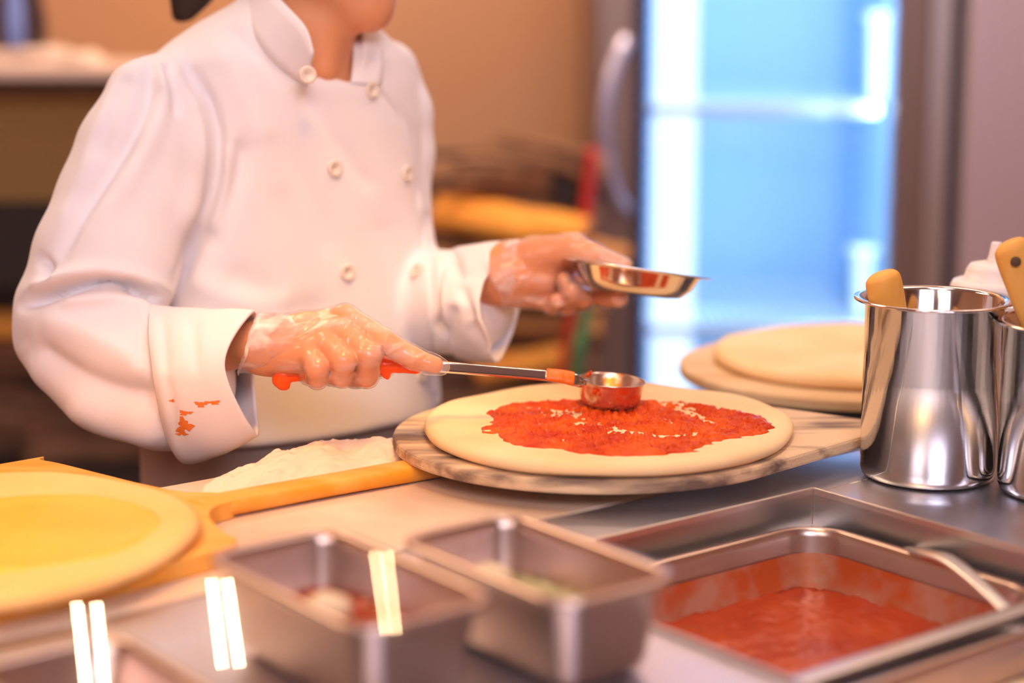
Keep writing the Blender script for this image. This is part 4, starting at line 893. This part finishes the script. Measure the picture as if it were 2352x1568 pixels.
for i, (x0, x1, yb, yt, lb) in enumerate(((-40, 165, 155, 132, 'lowest folded white cloth on the cream shelf'), (-60, 150, 131, 108, 'top folded white cloth, under the dark jug'), (150, 232, 155, 118, 'crumpled white cloth at the right end of the shelf'))):
    Yc = 3.25; a_, b_ = P(x0, yb, Yc), P(x1, yt, Yc); h_ = (b_.z-a_.z)
    vs = []; fs = []; nx, ny = 18, 8
    for s_ in (0, 1):
        for ii_ in range(nx+1):
            for jj_ in range(ny+1):
                u_ = ii_/nx; v_ = jj_/ny; e = min(1, 6*min(u_, 1-u_)+.25)*(1 if i < 2 else math.sin(math.pi*min(1, u_*.8+.12)))
                vs.append((a_.x+(b_.x-a_.x)*u_+.002*math.sin(v_*9), Yc-.05+.12*v_, a_.z+.0006+(h_*e*(1+.12*math.sin(u_*9+i*2)*math.cos(v_*5)) if s_ else 0)))
    n1 = (nx+1)*(ny+1)
    for ii_ in range(nx):
        for jj_ in range(ny):
            q_ = [ii_*(ny+1)+jj_, (ii_+1)*(ny+1)+jj_, (ii_+1)*(ny+1)+jj_+1, ii_*(ny+1)+jj_+1]; fs.append(q_[::-1]); fs.append([k+n1 for k in q_])
    for ii_ in range(nx):
        for jj_ in (0, ny):
            p_ = ii_*(ny+1)+jj_; r_ = (ii_+1)*(ny+1)+jj_; fs.append([p_, r_, r_+n1, p_+n1])
    for jj_ in range(ny):
        for ii_ in (0, nx):
            p_ = ii_*(ny+1)+jj_; fs.append([p_, p_+1, p_+1+n1, p_+n1])
    tag(fix_normals(mesh('folded_cloth', vs, fs, M['paper'])), lb, 'cloth', 'white cloths on the cream shelf')
jc = P(45, 108, 3.24); jg = thing('dark_jug', 'dark round jug with a blue upright stripe on the shelf at top left', 'jug', jc)
lathe('jug_body', [(.001, 0), (.040, 0), (.048, .015), (.047, .05), (.040, .09), (.036, .14), (.030, .17), (.001, .17)], jc, mat('dark_glaze', (.05, .03, .035), .4), jg, 40)
vs = []
for z_ in np.linspace(.0, .15, 10):
    rr = np.interp(z_, [0, .015, .05, .09, .14, .17], [.040, .048, .047, .040, .036, .030])+.001
    for a_ in np.linspace(-1.75, -1.10, 8): vs.append(jc+Vector((rr*math.cos(a_), rr*math.sin(a_), z_)))
mesh('stripe', vs, grid_faces(10, 8, False), M['blue'], jg)
# ------------------------------------------------------------------ sneeze guard and the lamps it mirrors
gn = Vector((0, -math.cos(math.radians(40)), math.sin(math.radians(40)))); gup = Vector((0, math.sin(math.radians(40)), math.cos(math.radians(40))))
gp = Vector((0, .62, .98))
gd = thing('sneeze_guard', 'clear slanting glass guard in front of the counter, mirroring lamp tubes at bottom left', 'glass guard', (0, .62, .9))
box('glass_pane', gp+gup*.27, (1.0, .30, .002), M['guard'], gd, ax=(1, 0, 0), ay=gup, az=gn)
for s in (-1, 1): box('bracket', (s*.95, .60, .93), (.012, .012, .04), M['steel_dull'], gd)
def mirror(px, py, dist):
    d = Vector(ray(px, py)).normalized(); o_ = Vector((0, 0, CZ)); t_ = (gp-o_).dot(gn)/d.dot(gn); h_ = o_+d*t_
    r_ = d-gn*2*d.dot(gn); return h_+r_*dist
lamps = [((((177, 1385), (204, 1640)), ((222, 1385), (246, 1640))), 60, 'leftmost strip lamp, its twin tubes mirrored at the bottom left'),
         ((((486, 1332), (510, 1532)), ((522, 1332), (550, 1530))), 60, 'middle strip lamp, mirrored just left of the left small pan'),
         ((((860, 1268), (886, 1455)), ((890, 1268), (910, 1455))), 22, 'dimmer strip lamp, mirrored over the left small pan')]
for tubes, es_, lb in lamps:
    D_ = 1.05; pts = [[mirror(x, y, D_) for x, y in tb] for tb in tubes]
    lp = thing('strip_lamp', lb, 'lamp', pts[0][0], 'lamps over the glass guard')
    tm = M['tube'] if es_ == 60 else mat('dim_lamp_tube', (1, 1, 1), .5, emit=(1.0, .72, .38), es=es_)
    for a_, b_ in pts: sweep('lamp_tube', [a_, a_.lerp(b_, .5), b_], [.0062, .0062, .0062], tm, lp, 12, sub=2, up=(1, 0, 0))
    ctr = (pts[0][0]+pts[0][1]+pts[1][0]+pts[1][1])/4; al = (pts[0][1]-pts[0][0]).normalized(); sd_ = (pts[1][0]-pts[0][0]); sd_ = (sd_-al*sd_.dot(al)).normalized(); up_ = al.cross(sd_)
    tog = (gp-ctr).normalized(); up_ = up_ if up_.dot(tog) < 0 else -up_
    box('housing', ctr+up_*.02, (.03, (pts[0][1]-pts[0][0]).length/2+.01, .008), M['steel_dark'], lp, ax=sd_, ay=al, az=up_)
    sweep('hanging_rod', [ctr+up_*.028, Vector((ctr.x, ctr.y, 2.3)), Vector((ctr.x, ctr.y, 2.8))], [.004]*3, M['steel_dark'], lp, 8, up=(1, 0, 0))
